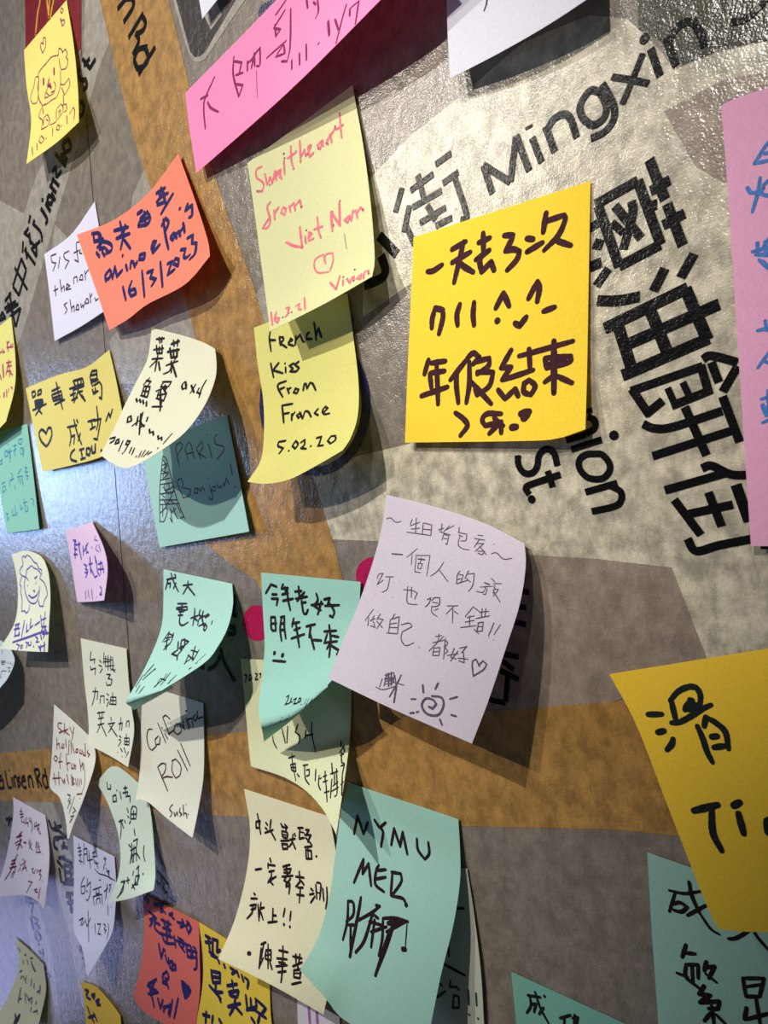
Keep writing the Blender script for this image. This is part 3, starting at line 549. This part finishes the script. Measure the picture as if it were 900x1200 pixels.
# cream note, english exam
N([[(94.5, 748, .3), (148, 760, .3)], [(99, 800, 1), (151, 800, 1)], [(102.5, 830, 2.5), (154.5, 832, 2.5)], [(104, 855, 4.5), (157, 858, 4.5)], [(102.6, 873, 7), (114, 878, 7), (131, 887, 8), (150, 899, 9)]],
  (222, 224, 204), 'cream note of black characters left of the curling aqua note, ending in exclamation marks',
  [(90, 745, 7.5, 8, (30, 32, 44), '''125,140 118,215;118,215 160,205;160,205 155,240;120,270 125,300;125,300 165,285 160,342;200,215 215,235;195,260 220,270;205,325 225,290;240,150 235,240;255,180 250,260;235,230 290,225;275,175 275,300;300,180 295,290;315,190 320,300;
w6|250,270 330,260;w6|300,300 340,300;w6|240,200 320,215;310,290 335,320;265,340 295,340 275,380;275,375 310,385 300,430 265,435 260,410;140,490 185,490 180,560;165,455 155,540 135,610;205,590 210,530 240,530 240,590;265,510 280,525;260,560 275,560;265,620 280,580;
300,540 290,600;290,600 345,605;345,605 345,540;345,540 300,540;315,500 318,600;295,570 345,570;180,680 245,670;195,670 200,710;225,670 225,705;190,730 235,720;185,785 240,770;212,710 210,770 180,850;215,780 260,880;300,715 305,745;275,775 335,765;
325,770 280,850;290,790 355,885;370,775 400,765 395,830;390,720 375,830;435,800 440,755 460,750 460,800;375,880 390,895;370,915 385,915;365,970 390,930;420,900 420,955;420,955 460,960;460,960 460,900;460,900 420,900;435,865 440,960;425,930 460,930;
385,990 400,1020;415,985 430,1030;455,1020 440,1050;360,1025;398,1062;432,1065''')], .3)
# sky note
N([[(63.4, 825.6, .2), (85, 844, .4), (108, 866, .5)], [(62, 862, 1), (112, 884, 1.5)], [(60, 897, 3), (110, 900, 4)], [(58.5, 922, 6), (103, 922, 7)], [(70, 935, 9), (95, 944, 10)], [(76.5, 958, 13), (86, 966, 13)], [(79, 982, 17), (80.5, 983, 17)]],
  (226, 226, 212), 'cream note with dark red english lines, curled to a point at the bottom',
  [(55, 825, 7.27, 7.5, (112, 40, 40), '''125,165 100,160 95,195 125,225 110,250;150,165 150,250;180,215 105,245;150,230 190,265;195,195 215,250;230,200 215,300;85,290 85,385;90,345 105,335 110,380;135,340 125,375 145,375 145,340;160,300 165,370;190,310 185,430;
205,310 210,420;215,340 235,420;250,385 245,410 262,415 265,385 250,385;285,390 280,420 300,425 300,395;325,340 330,440 310,435 315,410;350,395 345,415 365,430 350,450;70,440 60,470 80,490 90,460 70,440;120,415 110,480 115,550;100,495 130,490;
175,425 165,450 180,570;165,510 195,500;205,510 210,550 225,550 225,510;235,555 235,520 245,525 245,555;280,470 290,570;290,540 305,500 310,560;w5|315,500 325,620 320,690 295,770;60,590 75,690;100,580 105,690;50,635 120,630;130,640 140,675 150,640 155,680;
170,600 185,680;210,600 215,690;210,620 230,640 215,660 235,680 215,690;245,640 250,690;260,640 262,700;275,640 280,700;290,640 295,680;255,770 300,765;280,805'''),
   (55, 825, 7.27, 6, (50, 44, 60), '175,770 200,780 180,830;185,820 200,850;235,790 190,930;205,810 175,890;225,880 245,910 220,930;200,960 230,950 205,990;195,1010 215,980')])
# sushi roll note
N([[(166, 827, 1), (187, 811, .6), (212, 816, .3), (238, 824, .3)], [(165, 862, 1), (239, 862, 1)], [(164, 900, 3), (238.5, 908, 3)], [(161, 925, 5.5), (233, 945, 6)], [(159, 937, 7), (172, 939, 7.5), (197, 960, 9), (225.5, 982, 12)]],
  (224, 224, 208), 'pale note with brown english handwriting slanting upward, under the curling aqua note',
  [(155, 810, 6.857, 8.5, (64, 26, 30), '''160,305 130,310 118,370 135,450 160,475 195,440;210,360 185,390 190,430 220,425 225,370;205,255 240,340 270,415;262,340 285,385;w12|240,295;305,225 270,195 245,210 300,350;290,345 340,310;350,270 335,320 365,350 395,320 385,270 355,260;395,265 420,310;
415,300 410,230;430,220 455,305;440,215 465,290;445,230 475,215 490,290;w14|435,160;505,190 485,220 510,240 525,195;525,160 520,190 530,220 570,205;205,610 285,800;205,610 240,580 270,585 265,640 235,690;240,700 280,685 300,690 325,690;
325,560 320,640 350,700 385,670 390,600 350,545 320,560;365,475 445,640;390,420 465,600;325,910 300,945 320,980 305,1010;335,975 345,1005 360,970 365,1000;385,940 380,970 400,990 385,1005;410,915 415,1000;415,980 435,985 440,1020;433,912;452,990''')])
# pale aqua note between
N([[(113, 916.5, .5), (135, 898, .4), (172, 926, .2)], [(127, 943, 2), (177, 955, 1)], [(139, 980, 4), (180, 985, 2.5)], [(140, 1020, 8), (182, 1022, 6)], [(127, 1058, 14), (152, 1053, 12), (180, 1043, 11)]],
  (206, 222, 204), 'pale green note bowed like an S, below the cream one, left of the red note',
  [(105, 895, 7.28, 9, (30, 38, 54), '''148,160 155,215 180,215 180,180;200,275 200,325 230,320 225,265 200,275;w11|233,228;260,240 270,300;290,210 320,205;285,250 325,240 320,270;305,190 305,260;310,280 345,275 345,325;250,495 285,480;265,475 270,560 262,640;275,500 290,550;
300,485 305,505;320,380 330,415;325,445 335,460;340,510 350,490;355,390 350,470 395,470 400,380 370,360 355,390;375,400 375,470;355,430 395,430;380,560 388,610;335,690 350,710;345,850 360,760;360,680 365,840;350,740 400,710;375,660 410,640 395,740;
380,700 375,840;360,790 400,760 430,810;400,740 400,830;465,700 460,770 472,830;270,1010 305,1000 250,1130;290,1000 285,1080 235,1145;325,970 330,1020;315,1000 340,990;375,920 370,950;385,1070 365,1030;400,900 420,870 410,1030;360,1060 400,1010;395,960 425,950 410,1030 385,1030 395,960;w13|457,940''')], .3)
# curling aqua note, electrical engineers
N([[(191.5, 667, .3), (272, 684, .3)], [(191.5, 700, 2), (273, 708, 4)], [(190, 730, 6), (267, 735, 9)], [(182, 756, 11), (255, 758, 15)], [(167, 788, 18), (238, 778, 21)], [(148.5, 821, 27), (168, 817, 28), (188, 810, 28)], [(152, 827, 23), (200, 803, 23)], [(157, 832, 15), (203, 806, 15)]],
  (178, 226, 212), 'aqua note curling far out and left, its tip over the sushi note',
  [(180, 660, 7.06, 12, (40, 20, 34), '''110,135 185,120;120,140 100,215;115,170 140,165 135,200;145,85 165,150 205,235;185,165 165,210;175,95 182,105;245,185 320,175;285,150 280,190 245,255;285,195 340,265;200,335 275,335;190,370 275,360 280,385;235,340 235,390;
190,380 270,390;210,400 250,400;205,430 240,430;225,400 215,490 240,515 285,490;310,455 365,435;340,375 340,420 325,515;335,450 360,475;385,390 375,430 395,440;410,400 405,430;450,420 430,450 460,430;365,510 380,460 440,430;400,450 415,520;375,520 420,500;
430,500 415,545 425,560 440,530 430,505;w9|485,480 480,505;w9|75,650 120,580 165,600;130,570 110,640;w9|90,650 130,630;165,580 145,650 85,715;110,650 105,715;w9|95,690 135,670;w9|100,620 150,610;230,640 260,630 255,680 225,690 230,640;270,640 290,650 250,690;
205,650 200,720;200,720 150,750 200,770;215,700 235,720 200,760 195,800;225,690 250,700;w9|310,720 360,735;345,690 320,780;290,760 260,830;w9|285,760 330,800;375,720 330,800;w9|255,830 310,790;w9|330,780 320,810;w5|435,750 360,815;w6|345,830 360,825;300,870;
w6|290,880 315,865;w9|5,880 15,878;w8|110,915 85,960;w8|50,960 20,1020;w8|60,955 100,970;w10|5,1025 90,950;w8|130,990 140,970'''),
   (140, 650, 3.103, 4, (34, 40, 40), '125,400 90,440;130,415 85,455;85,440 60,480;75,475 60,500;90,480 70,505;185,430 150,475;205,440 175,470')])
# aqua note, exam wish
N([[(306, 671, .3), (422.6, 682, .3)], [(308, 714, 1), (420, 722, 1)], [(310, 756, 4.5), (414, 760, 5)], [(307, 795, 10), (355, 796, 11), (402, 785, 12)], [(303, 828, 17), (345, 820, 18), (385, 801, 19)], [(306, 850, 22), (346, 837, 22), (384, 805, 22)], [(308, 860, 17), (344, 840, 17), (383, 807, 17)], [(309.5, 869, 9), (343, 843, 9), (382, 809, 9)]],
  (162, 216, 200), 'aqua note with bold black characters and a deadpan face, its bottom curled out',
  [(280, 670, 6, 15, (26, 14, 16), '''190,150 225,90 265,105;235,160 265,160;230,190 275,190 265,235;310,90 300,120;300,120 345,115;325,110 330,150;305,160 345,150;310,205 380,190;340,110 345,190 362,270;395,140 440,135;420,105 425,180;400,190 480,175;460,145 410,205;440,220 470,215;
440,200 455,290 475,295 485,270;545,155 555,200 525,240;510,235 590,225;580,210 555,300;535,245 575,270;600,195 640,185 625,225;605,240 705,235;640,225 670,280 660,320 640,310;225,320 230,405 260,415 255,320 225,320;235,365 262,365;300,320 290,400 300,485;
295,320 320,315 320,390 330,470;300,365 320,365;300,410 322,410;385,330 375,385;375,365 425,355;390,410 430,395;370,470 460,440;400,360 425,530;475,385 535,370;505,385 495,460;500,430 530,545;525,480 580,485;600,420 685,415;635,375 645,480 635,600;
620,440 605,490;655,450 700,460;600,500 690,490;620,540 640,500;650,520 705,555 690,580;w9|335,880 350,870 345,900 325,935;w9|325,935 355,925;w9|370,890 360,920 375,915;w9|385,900 405,890 385,930 410,925;w9|425,890 415,920 435,910 432,890 425,890;w9|440,935;
w4|460,930 480,890;w4|465,955 495,890;w4|490,935 520,890;w4|500,935 540,885;w6|290,1050 305,1025;w6|325,1050 350,1015''')],
  .4, [(280, 670, 6, 14, (26, 14, 16), 'w25|250,572;w25|307,588;240,625 328,633')])
# note behind it
N([[(282, 772, .2), (412, 778, .2)], [(288, 835, .4), (411, 845, .8)], [(291, 870, 1), (407, 890, 4)], [(294, 898, 2.5), (333, 911, 5), (360, 928, 10), (380, 951, 15), (394, 978, 21)]],
  (224, 226, 182), 'pale yellow-green note under the exam note, its pointed corner curling over the aqua one',
  [(280, 820, 6.4286, 9.5, (24, 22, 30), '''255,275 262,320 285,365;325,220 350,325;368,200 362,325;445,185 425,245;425,245 460,275 450,330;505,230 500,290;550,170 550,260 578,395;500,270 560,260;375,440 420,425;400,410 405,480 430,610;390,490 425,480 430,540 400,530 390,490;
400,510 425,510;440,560 455,580;485,495 520,490;495,490 500,590 530,640;510,530 530,525 530,570 510,575;580,525 575,610;605,570 600,640 615,680;600,600 620,590;635,580 660,570;650,540 650,620;635,620 665,610;645,700 680,690;655,620 665,770;
700,480 705,560;690,560 745,540;700,600 690,740;720,560 720,640;735,520 740,700 720,730;710,650 745,620;700,690 750,660;770,310 770,350;760,400 790,350 795,400 765,420;775,400 775,470 795,480;770,500 795,490 780,560;780,560 775,720;800,590 790,700;770,640 800,600'''),
   (280, 670, 6, 8, (24, 22, 30), '40,725 55,725 45,775;75,725 70,765 90,750 85,725 75,725;115,715 130,720 115,760 135,755;145,720 155,715 150,745')])
# lower left group
N([[(15.5, 934.5, .3), (53, 955.5, .3)], [(15, 960, 1.5), (57, 985, 1)], [(6, 1010, 6), (57.5, 1015, 3.5)], [(-8, 1051, 13), (25, 1049, 10), (40, 1053, 9), (52, 1065.5, 8)]],
  (226, 216, 226), 'pinkish white note with maroon characters near the left edge, under the printed road name',
  [(0, 930, 8.571, 7, (96, 36, 50), '''200,180 225,180;212,150 215,220;200,210 235,205;205,240 235,230;215,220 220,280 240,290;245,260 250,310;265,240 260,290;260,300 285,290 280,330;300,240 295,270 320,290;310,250 325,330 315,385;350,290 345,360;365,285 375,370;350,330 400,310;
385,300 395,400;380,350 410,410;w11|165,440 220,420;w11|185,430 220,385;w11|200,420 205,500;150,500 220,460 200,500 160,520;w11|175,560 200,500 220,540;w10|240,490 262,495;295,460 290,510;310,470 300,520 325,570;320,500 295,550;365,480 360,540;375,490 365,595;
390,490 385,540 410,590;385,540 400,530;370,590 410,590;432,605;w10|120,680 160,660;w10|110,710 155,700;w10|100,750 165,730;w10|175,610 140,700 100,790 50,865;w10|150,750 150,790;110,840 130,790 145,790 125,845;200,700 205,740 185,780;225,655 228,670;
215,720 260,680;240,660 250,700 220,780;250,720 270,780;225,760 265,740;300,815;320,760 335,750 325,790 345,800;355,765 350,795;370,760 375,795;385,780 415,765 395,810 415,820 400,870;432,877;285,880 325,890 300,930 268,995;320,965;345,970 370,955 355,990 380,990;405,950 385,1050''')])
N([[(86, 979.5, .3), (134, 1004, .3)], [(87, 1020, 1), (136, 1035, 1)], [(86, 1060, 3), (135, 1066, 3)], [(86.5, 1090, 6), (131.5, 1092, 6)], [(96, 1111, 10), (119, 1117, 10)], [(101.5, 1142, 15), (103, 1144, 15)]],
  (220, 220, 240), 'bluish white note curled to a point at its foot, left of the pale green one',
  [(80, 975, 6.857, 6.5, (34, 30, 54), '''75,130 100,125;85,95 88,120;80,160 105,150;85,190 105,180;95,140 100,260;85,230 115,240;125,95 130,130;125,140 125,260;125,140 150,130 155,230;130,180 152,175;165,150 170,210 180,290;155,230 195,220;195,170 215,160;205,150 205,200;
195,200 225,195;205,215 215,250 240,250;220,230 240,290;285,215 305,215;295,200 300,260;305,290 340,380;290,260 285,300;310,320 330,310 325,360;215,300 250,335 300,350 375,390;130,360 105,420 105,495 130,490 135,430 110,440;155,370 150,440;
155,430 180,400 175,500 155,555 145,540;145,470 155,480;250,385 260,385;200,465 265,440;225,470 225,500 250,490 245,460;210,585 200,520 270,500 275,580;230,580 230,540 255,530 255,570;290,480 320,450;315,420 300,540;330,430 345,420;340,440 330,480;
90,710 120,690 100,750;110,750 130,720;135,700 150,760 180,690;160,635 165,880;193,765;215,740 220,815;235,740 260,740 240,820 260,820;268,830;285,740 300,750 290,780 305,790 295,810;320,740 325,790 310,860;318,590 320,670;345,605''')])
N([[(18, 1099, .3), (33, 1112, .4), (51, 1130, .3)], [(22, 1130, 2), (54, 1158, 1)], [(14, 1158, 5), (49, 1185, 3)], [(0, 1185, 8), (42, 1210, 6)], [(-10, 1205, 10), (34, 1232, 9)]],
  (226, 222, 180), 'pale yellow note in the bottom left corner, faint blue-grey writing and a dark heart',
  [(0, 1095, 11.43, 13, (72, 80, 92), '''250,185 270,225;330,280 350,270;410,325 440,315;310,350 315,390;365,340 375,400;w24|420,370 440,430 470,490;270,505 295,480;280,590 295,560;310,560 350,650;350,560 350,600;425,600 415,690;460,660 455,720;w18|540,690 530,790;495,780 540,740;w18|280,720 260,830 245,910;
245,870 290,860;330,790 350,920;380,880 430,850;350,800 400,900;420,930 430,880;490,900 480,930;420,980 410,1030;450,1040 500,1020 500,1060''')],
  0, [(0, 1095, 11.43, 30, (36, 14, 22), '205,1080 215,1130 190,1200;265,1080 230,1150 200,1200')])
N([[(94.5, 1150, .3), (113, 1157, .3), (130, 1175, .5), (141, 1190, .8)], [(99, 1175, 1), (143, 1215, 2)], [(103, 1240, 3), (143, 1260, 3)]],
  (232, 192, 40), 'golden yellow note cut by the bottom edge, below the pointed bluish one',
  [(0, 900, 4, 8, (26, 22, 60), '400,1040 415,1045 405,1070 425,1085;430,1065 440,1080 445,1060 430,1065;450,1095 465,1085 455,1110 470,1110;410,1120 420,1150;425,1160 440,1190;440,1150 455,1185;415,1170 445,1160')])
N([[(167, 1047, .3), (233, 1080.5, .3)], [(169, 1085, .6), (234, 1120, .6)], [(165, 1130, 3), (234, 1165, 2)], [(156, 1168, 7), (167, 1184, 6.5), (194, 1201, 6), (226, 1222, 6)]],
  (222, 104, 90), 'coral red note with navy marker names and a heart at the bottom',
  [(155, 1040, 5.294, 13, (36, 30, 84), '''75,70 110,60 95,95;85,50 100,80;140,95 155,110 135,105;160,100 190,105 175,125;175,125 195,145 175,150;205,158;230,170 250,160 245,180 260,195;280,215 320,225;310,200 325,235 300,245;340,210 355,225 335,240 350,285 365,250 345,225;
100,145 140,180;110,200 150,190;130,170 125,210 110,240;145,190 140,250 175,290;150,220 170,230;180,200 240,230;195,200 200,230;225,210 225,240;190,250 240,265;w16|215,240 215,330;190,290 250,310;180,280 205,340 260,350;230,260 235,310;
260,300 270,370;285,310 320,340 310,380;290,350 325,400;275,330 330,350;335,350 345,430;340,355 365,370 365,440;380,370 395,390 400,490 385,510;350,390 400,400;345,430 395,435;370,385 375,430;165,350 180,440;195,380 180,440;205,420 215,460;203,393;225,440 235,500;
220,465 250,460;250,480 245,510 270,510 268,480 250,480;215,520 190,545 195,590 225,560 215,520;190,590 215,600;205,560 225,625;100,600 150,570;95,610 150,640;145,570 120,640 135,740;110,600 115,670;100,660 160,650;160,690 175,750 190,700;
200,740 195,770;195,745 225,735;235,725 225,785;285,690 260,810;250,700 232,800''')],
  0, [(155, 1040, 5.294, 20, (36, 30, 84), '310,588 320,650;315,590 360,640;320,640 350,620;315,600 328,680;328,680 355,650')])
N([[(233, 1080.5, .2), (275, 1108, .2), (316, 1148, .2)], [(238, 1125, .4), (317, 1185, .5)], [(236, 1165, 2), (320, 1225, 2)], [(226, 1215, 5), (316, 1262, 5)]],
  (228, 198, 44), 'yellow note with thick navy writing between the coral red note and the cream one',
  [(155, 1040, 5.294, 15, (28, 26, 66), '''455,300 485,315;455,340 490,340;470,310 480,380;480,400 500,410;500,320 500,400 520,430;500,320 530,330 525,400 545,390;490,420 535,440;535,455 540,468;570,480 575,495;610,500 640,520 620,535;650,520 660,550;680,545 690,580;700,560 720,580 715,625;
490,515 500,590;495,520 545,530 545,590 500,590;500,555 545,560;480,610 550,690;520,590 515,650 560,650;530,660 550,710;590,610 650,600;620,580 625,620;600,650 660,640 650,680 610,670 600,650;595,740 670,720;640,690 630,740 605,790;640,740 680,785;
705,670 715,760;710,760 770,740;735,690 740,760;765,690 770,740 750,760;775,700 830,750 800,790;760,760 830,810;740,810 760,840;790,800 780,840;440,790 480,800;460,775 455,840;500,800 495,840;540,820 555,845''')])
# cream note, veterinary wish
N([[(286, 924.4, .3), (386, 957, .3)], [(293, 972, 2), (394, 1003, 2)], [(289, 1022, 6), (395, 1050, 6)], [(275, 1078, 11), (394, 1115, 10)], [(255.6, 1123.6, 18), (294, 1142, 17), (330.5, 1161, 16), (379, 1189, 13)]],
  (228, 224, 188), 'cream note with black characters, its lower left corner over the yellow one',
  [(250, 920, 4.2857, 8.5, (34, 18, 22), '''215,185 235,180 230,215 215,215 215,185;222,145 238,245;265,190 272,200;262,215 270,222;290,175 285,215;260,240 300,225;285,225 312,275;340,195 350,210;360,198 372,212;345,210 368,215 365,225;345,230 350,260 372,265 372,240 345,230;w6|348,248 370,252;
340,280 380,278;345,295 350,320 372,320 372,298 348,296;385,275 410,270;400,250 395,290 380,310;398,285 412,320;408,245 412,255;425,215 450,215;435,215 432,270 455,265;w6|440,235 455,240;465,225 480,225 470,245;460,250 490,250 475,285;465,265 495,300;
460,312 495,308;465,325 468,370 495,370 492,330 465,325;w6|475,310 478,370;w10|518,358;212,425 242,420;285,370 290,385;275,395 275,415;275,400 310,405;280,435 305,430;292,430 292,480;275,490 292,460;290,475 315,460;280,480 300,500;350,410 385,400;
355,425 390,420 385,440 355,440;368,405 368,440;345,460 400,455;375,445 355,480 385,495;388,470 365,500;365,510 385,505 380,545;415,460 455,465;432,435 435,490;440,480 415,510;425,515 450,515;445,485 455,500;420,550 455,555;438,515 432,590;
490,520 500,530;485,550 505,545;490,590 510,560;515,500 520,570;520,490 540,500 535,575;w6|525,540 540,545;550,520 555,580;570,515 572,570 565,620;205,545 210,550;190,570 220,570;185,605 215,600 210,620 190,625;200,600 195,640 170,670;225,600 230,680;
240,590 230,670;240,620 255,615;240,640 250,675;300,620 298,690;300,655 315,655;275,690 320,685;360,620 352,660;390,635 385,680;w11|355,700;w11|385,712;w13|175,845 185,846;240,820 230,920;240,800 265,790;255,790 240,870;265,830 290,830 290,880 262,870 265,830;
275,800 275,920;w6|265,855 290,850;285,890 295,925;250,870 230,915;330,830 375,840;350,810 350,860;320,870 370,875;315,910 370,905;330,890 360,895;350,850 345,950 340,990;325,940 365,935;400,860 445,870;415,850 415,890;435,850 430,890;400,910 445,890;
405,930 440,925 435,970 405,965 405,930;w6|405,945 435,945;395,1000 440,990;425,900 425,930''')])
# aqua note with capitals
N([[(408, 917, .3), (537, 960, .3)], [(399, 955, 1.2), (539, 995, 1)], [(393, 1000, 5), (539, 1033, 3)], [(386, 1050, 10), (531, 1085, 7)], [(373, 1098, 15), (516, 1146, 11)], [(351.5, 1137, 23), (380, 1168, 22), (409, 1199, 20), (498, 1235, 16)]],
  (160, 208, 192), 'large aqua note with black capital letters and a scribble, bottom centre',
  [(395, 940, 5, 15, (32, 16, 18), '''100,185 120,80;120,80 155,185;155,185 180,120;220,105 250,150 285,120;255,150 270,180 258,260;318,250 335,155;335,155 370,260;370,260 385,175;385,175 412,305;468,215 475,280 515,335 540,300 535,235;100,470 155,335;155,335 150,420;150,420 185,360;185,360 200,490;
245,370 230,400 225,480 275,525;240,400 285,395;230,450 285,440;325,410 315,545;320,410 375,420 375,470 320,550;320,550 385,565 405,600;w22|405,602;65,580 60,700 35,805;65,580 95,590 95,660 55,700;w18|140,560 125,650 75,905;70,720 110,720;80,730 80,900;w17|110,880 160,810 210,650;
110,700 200,650 250,610 230,605;215,660 240,680;190,700 260,720;200,760 290,730;220,690 200,850;270,680 265,800 245,900;w16|275,680 340,680 415,700;w22|300,710 380,695;w28|330,715 375,705;290,760 400,700;w18|400,700 320,740 225,1015;340,700 290,850 225,1015;w7|410,715 400,855;w22|385,862 400,862''')], .2)
# note behind the aqua one
N([[(450, 1010, .1), (547.5, 1018, .1)], [(455, 1075, .3), (556, 1075, .5)], [(460, 1140, .3), (564, 1145, 1)], [(465, 1235, .3), (569, 1240, 1)]],
  (196, 200, 180), 'grey-cream note mostly hidden behind the right side of the large aqua one',
  [(395, 940, 5, 15, (26, 24, 28), 'w13|660,622 742,622;w14|650,830 655,900;w14|590,930 750,1015'),
   (500, 1000, 4.09, 9, (34, 50, 50), '60,620 75,635;50,690 90,660;115,610 110,640 145,640;130,680 125,740 155,740 155,685 130,680;145,640 155,655;200,655 203,725;237,670 240,730;w11|205,773;w11|247,792')])
N([[(348, 1165, .1), (398, 1192, .1)], [(350, 1240, 1), (400, 1265, 1)]], (206, 200, 206), 'small greyish white note peeking out at the bottom left of the large aqua one',
  [(150, 900, 3.6, 10, (140, 84, 150), '762,1000 768,1080;797,1030 800,1090')])
# deep yellow note on the right
N([[(714, 790, .3), (900, 760, .3), (1025, 741, .3)], [(745, 848, 4), (1030, 825, 3)], [(780, 938, 9), (1036, 925, 8)], [(813, 1023, 14), (1042, 1015, 12)], [(832, 1070, 17), (1046, 1062, 15)], [(842, 1089, 18), (880, 1092, 18), (1050, 1096, 16)]],
  (240, 200, 0), 'deep yellow note leaning out at the right edge with thick black marker writing',
  [(740, 780, 5.625, 37, (12, 22, 20), '''110,322 200,320;w40|175,440 215,430;w38|275,485 265,520 235,555;255,230 310,170 380,140 430,150 455,200 450,270;265,240 290,350;265,378 320,372 400,330 470,285 525,260;w44|355,290 370,265 400,230;w40|380,290 440,260;w36|385,225 420,265;
435,400 470,480 500,570 535,638;480,400 490,340 560,380 620,440 640,550;w40|530,470 565,465;w38|545,540 610,530'''),
   (580, 640, 2.144, 15, (12, 22, 20), '500,665 560,650;545,662 548,720 570,765;w15|600,652 615,644;w15|612,672 625,722;683,690 686,720;683,690 720,680 725,720')])
N([[(758.6, 999, .1), (1020, 1090, .1)], [(763, 1080, .3), (1025, 1170, .3)], [(768, 1150, .8), (1030, 1260, 1)], [(778, 1290, 2), (1040, 1390, 2)]],
  (152, 198, 182), 'dull aqua note in the bottom right corner, partly under the deep yellow one',
  [(740, 990, 5.625, 20, (26, 16, 18), '''250,300 350,320 460,305;290,310 250,440;w24|270,390 320,380 370,410 330,440 280,430;w26|380,245 400,340 450,450;w18|450,450 520,550 580,590;w24|490,400 370,465;w24|640,620 690,615 770,570;w22|800,560 840,620 910,700;
w26|360,660 335,740;w24|350,712 420,718;w26|360,790 360,870 440,940;w24|360,790 440,790 440,880;300,845 370,870;w24|400,800 405,900;w26|495,770 480,830;w24|480,810 550,800 510,880;w20|490,850 560,905;w26|480,930 445,985 520,990 450,1040;w26|450,1040 580,1030 570,1080 510,1080;
w24|530,1060 545,1190;w24|520,1110 480,1160;w22|560,1120 620,1180;w24|735,880 755,1000 845,1000 875,880 735,880;760,935 860,920;w24|820,1000 850,1190;w26|760,1075 745,1150;w24|760,1150 910,1110''')])
N([[(599, 1139, .1), (820, 1240, .1)], [(605, 1200, 1), (825, 1310, 1)], [(612, 1290, 2), (830, 1400, 2)]],
  (118, 184, 166), 'dark aqua note cut by the bottom edge, left of the bottom right corner',
  [(500, 1000, 4.09, 12, (22, 22, 24), '485,680 545,690;495,685 500,730 480,765;500,725 525,720 515,760;520,665 545,740 585,815;560,740 540,770;w14|565,685;640,790 690,775;660,785 660,818;700,790 725,785 720,818;710,775 708,818')])
for k, v in EDGE.items(): print('EDGE', k, v)
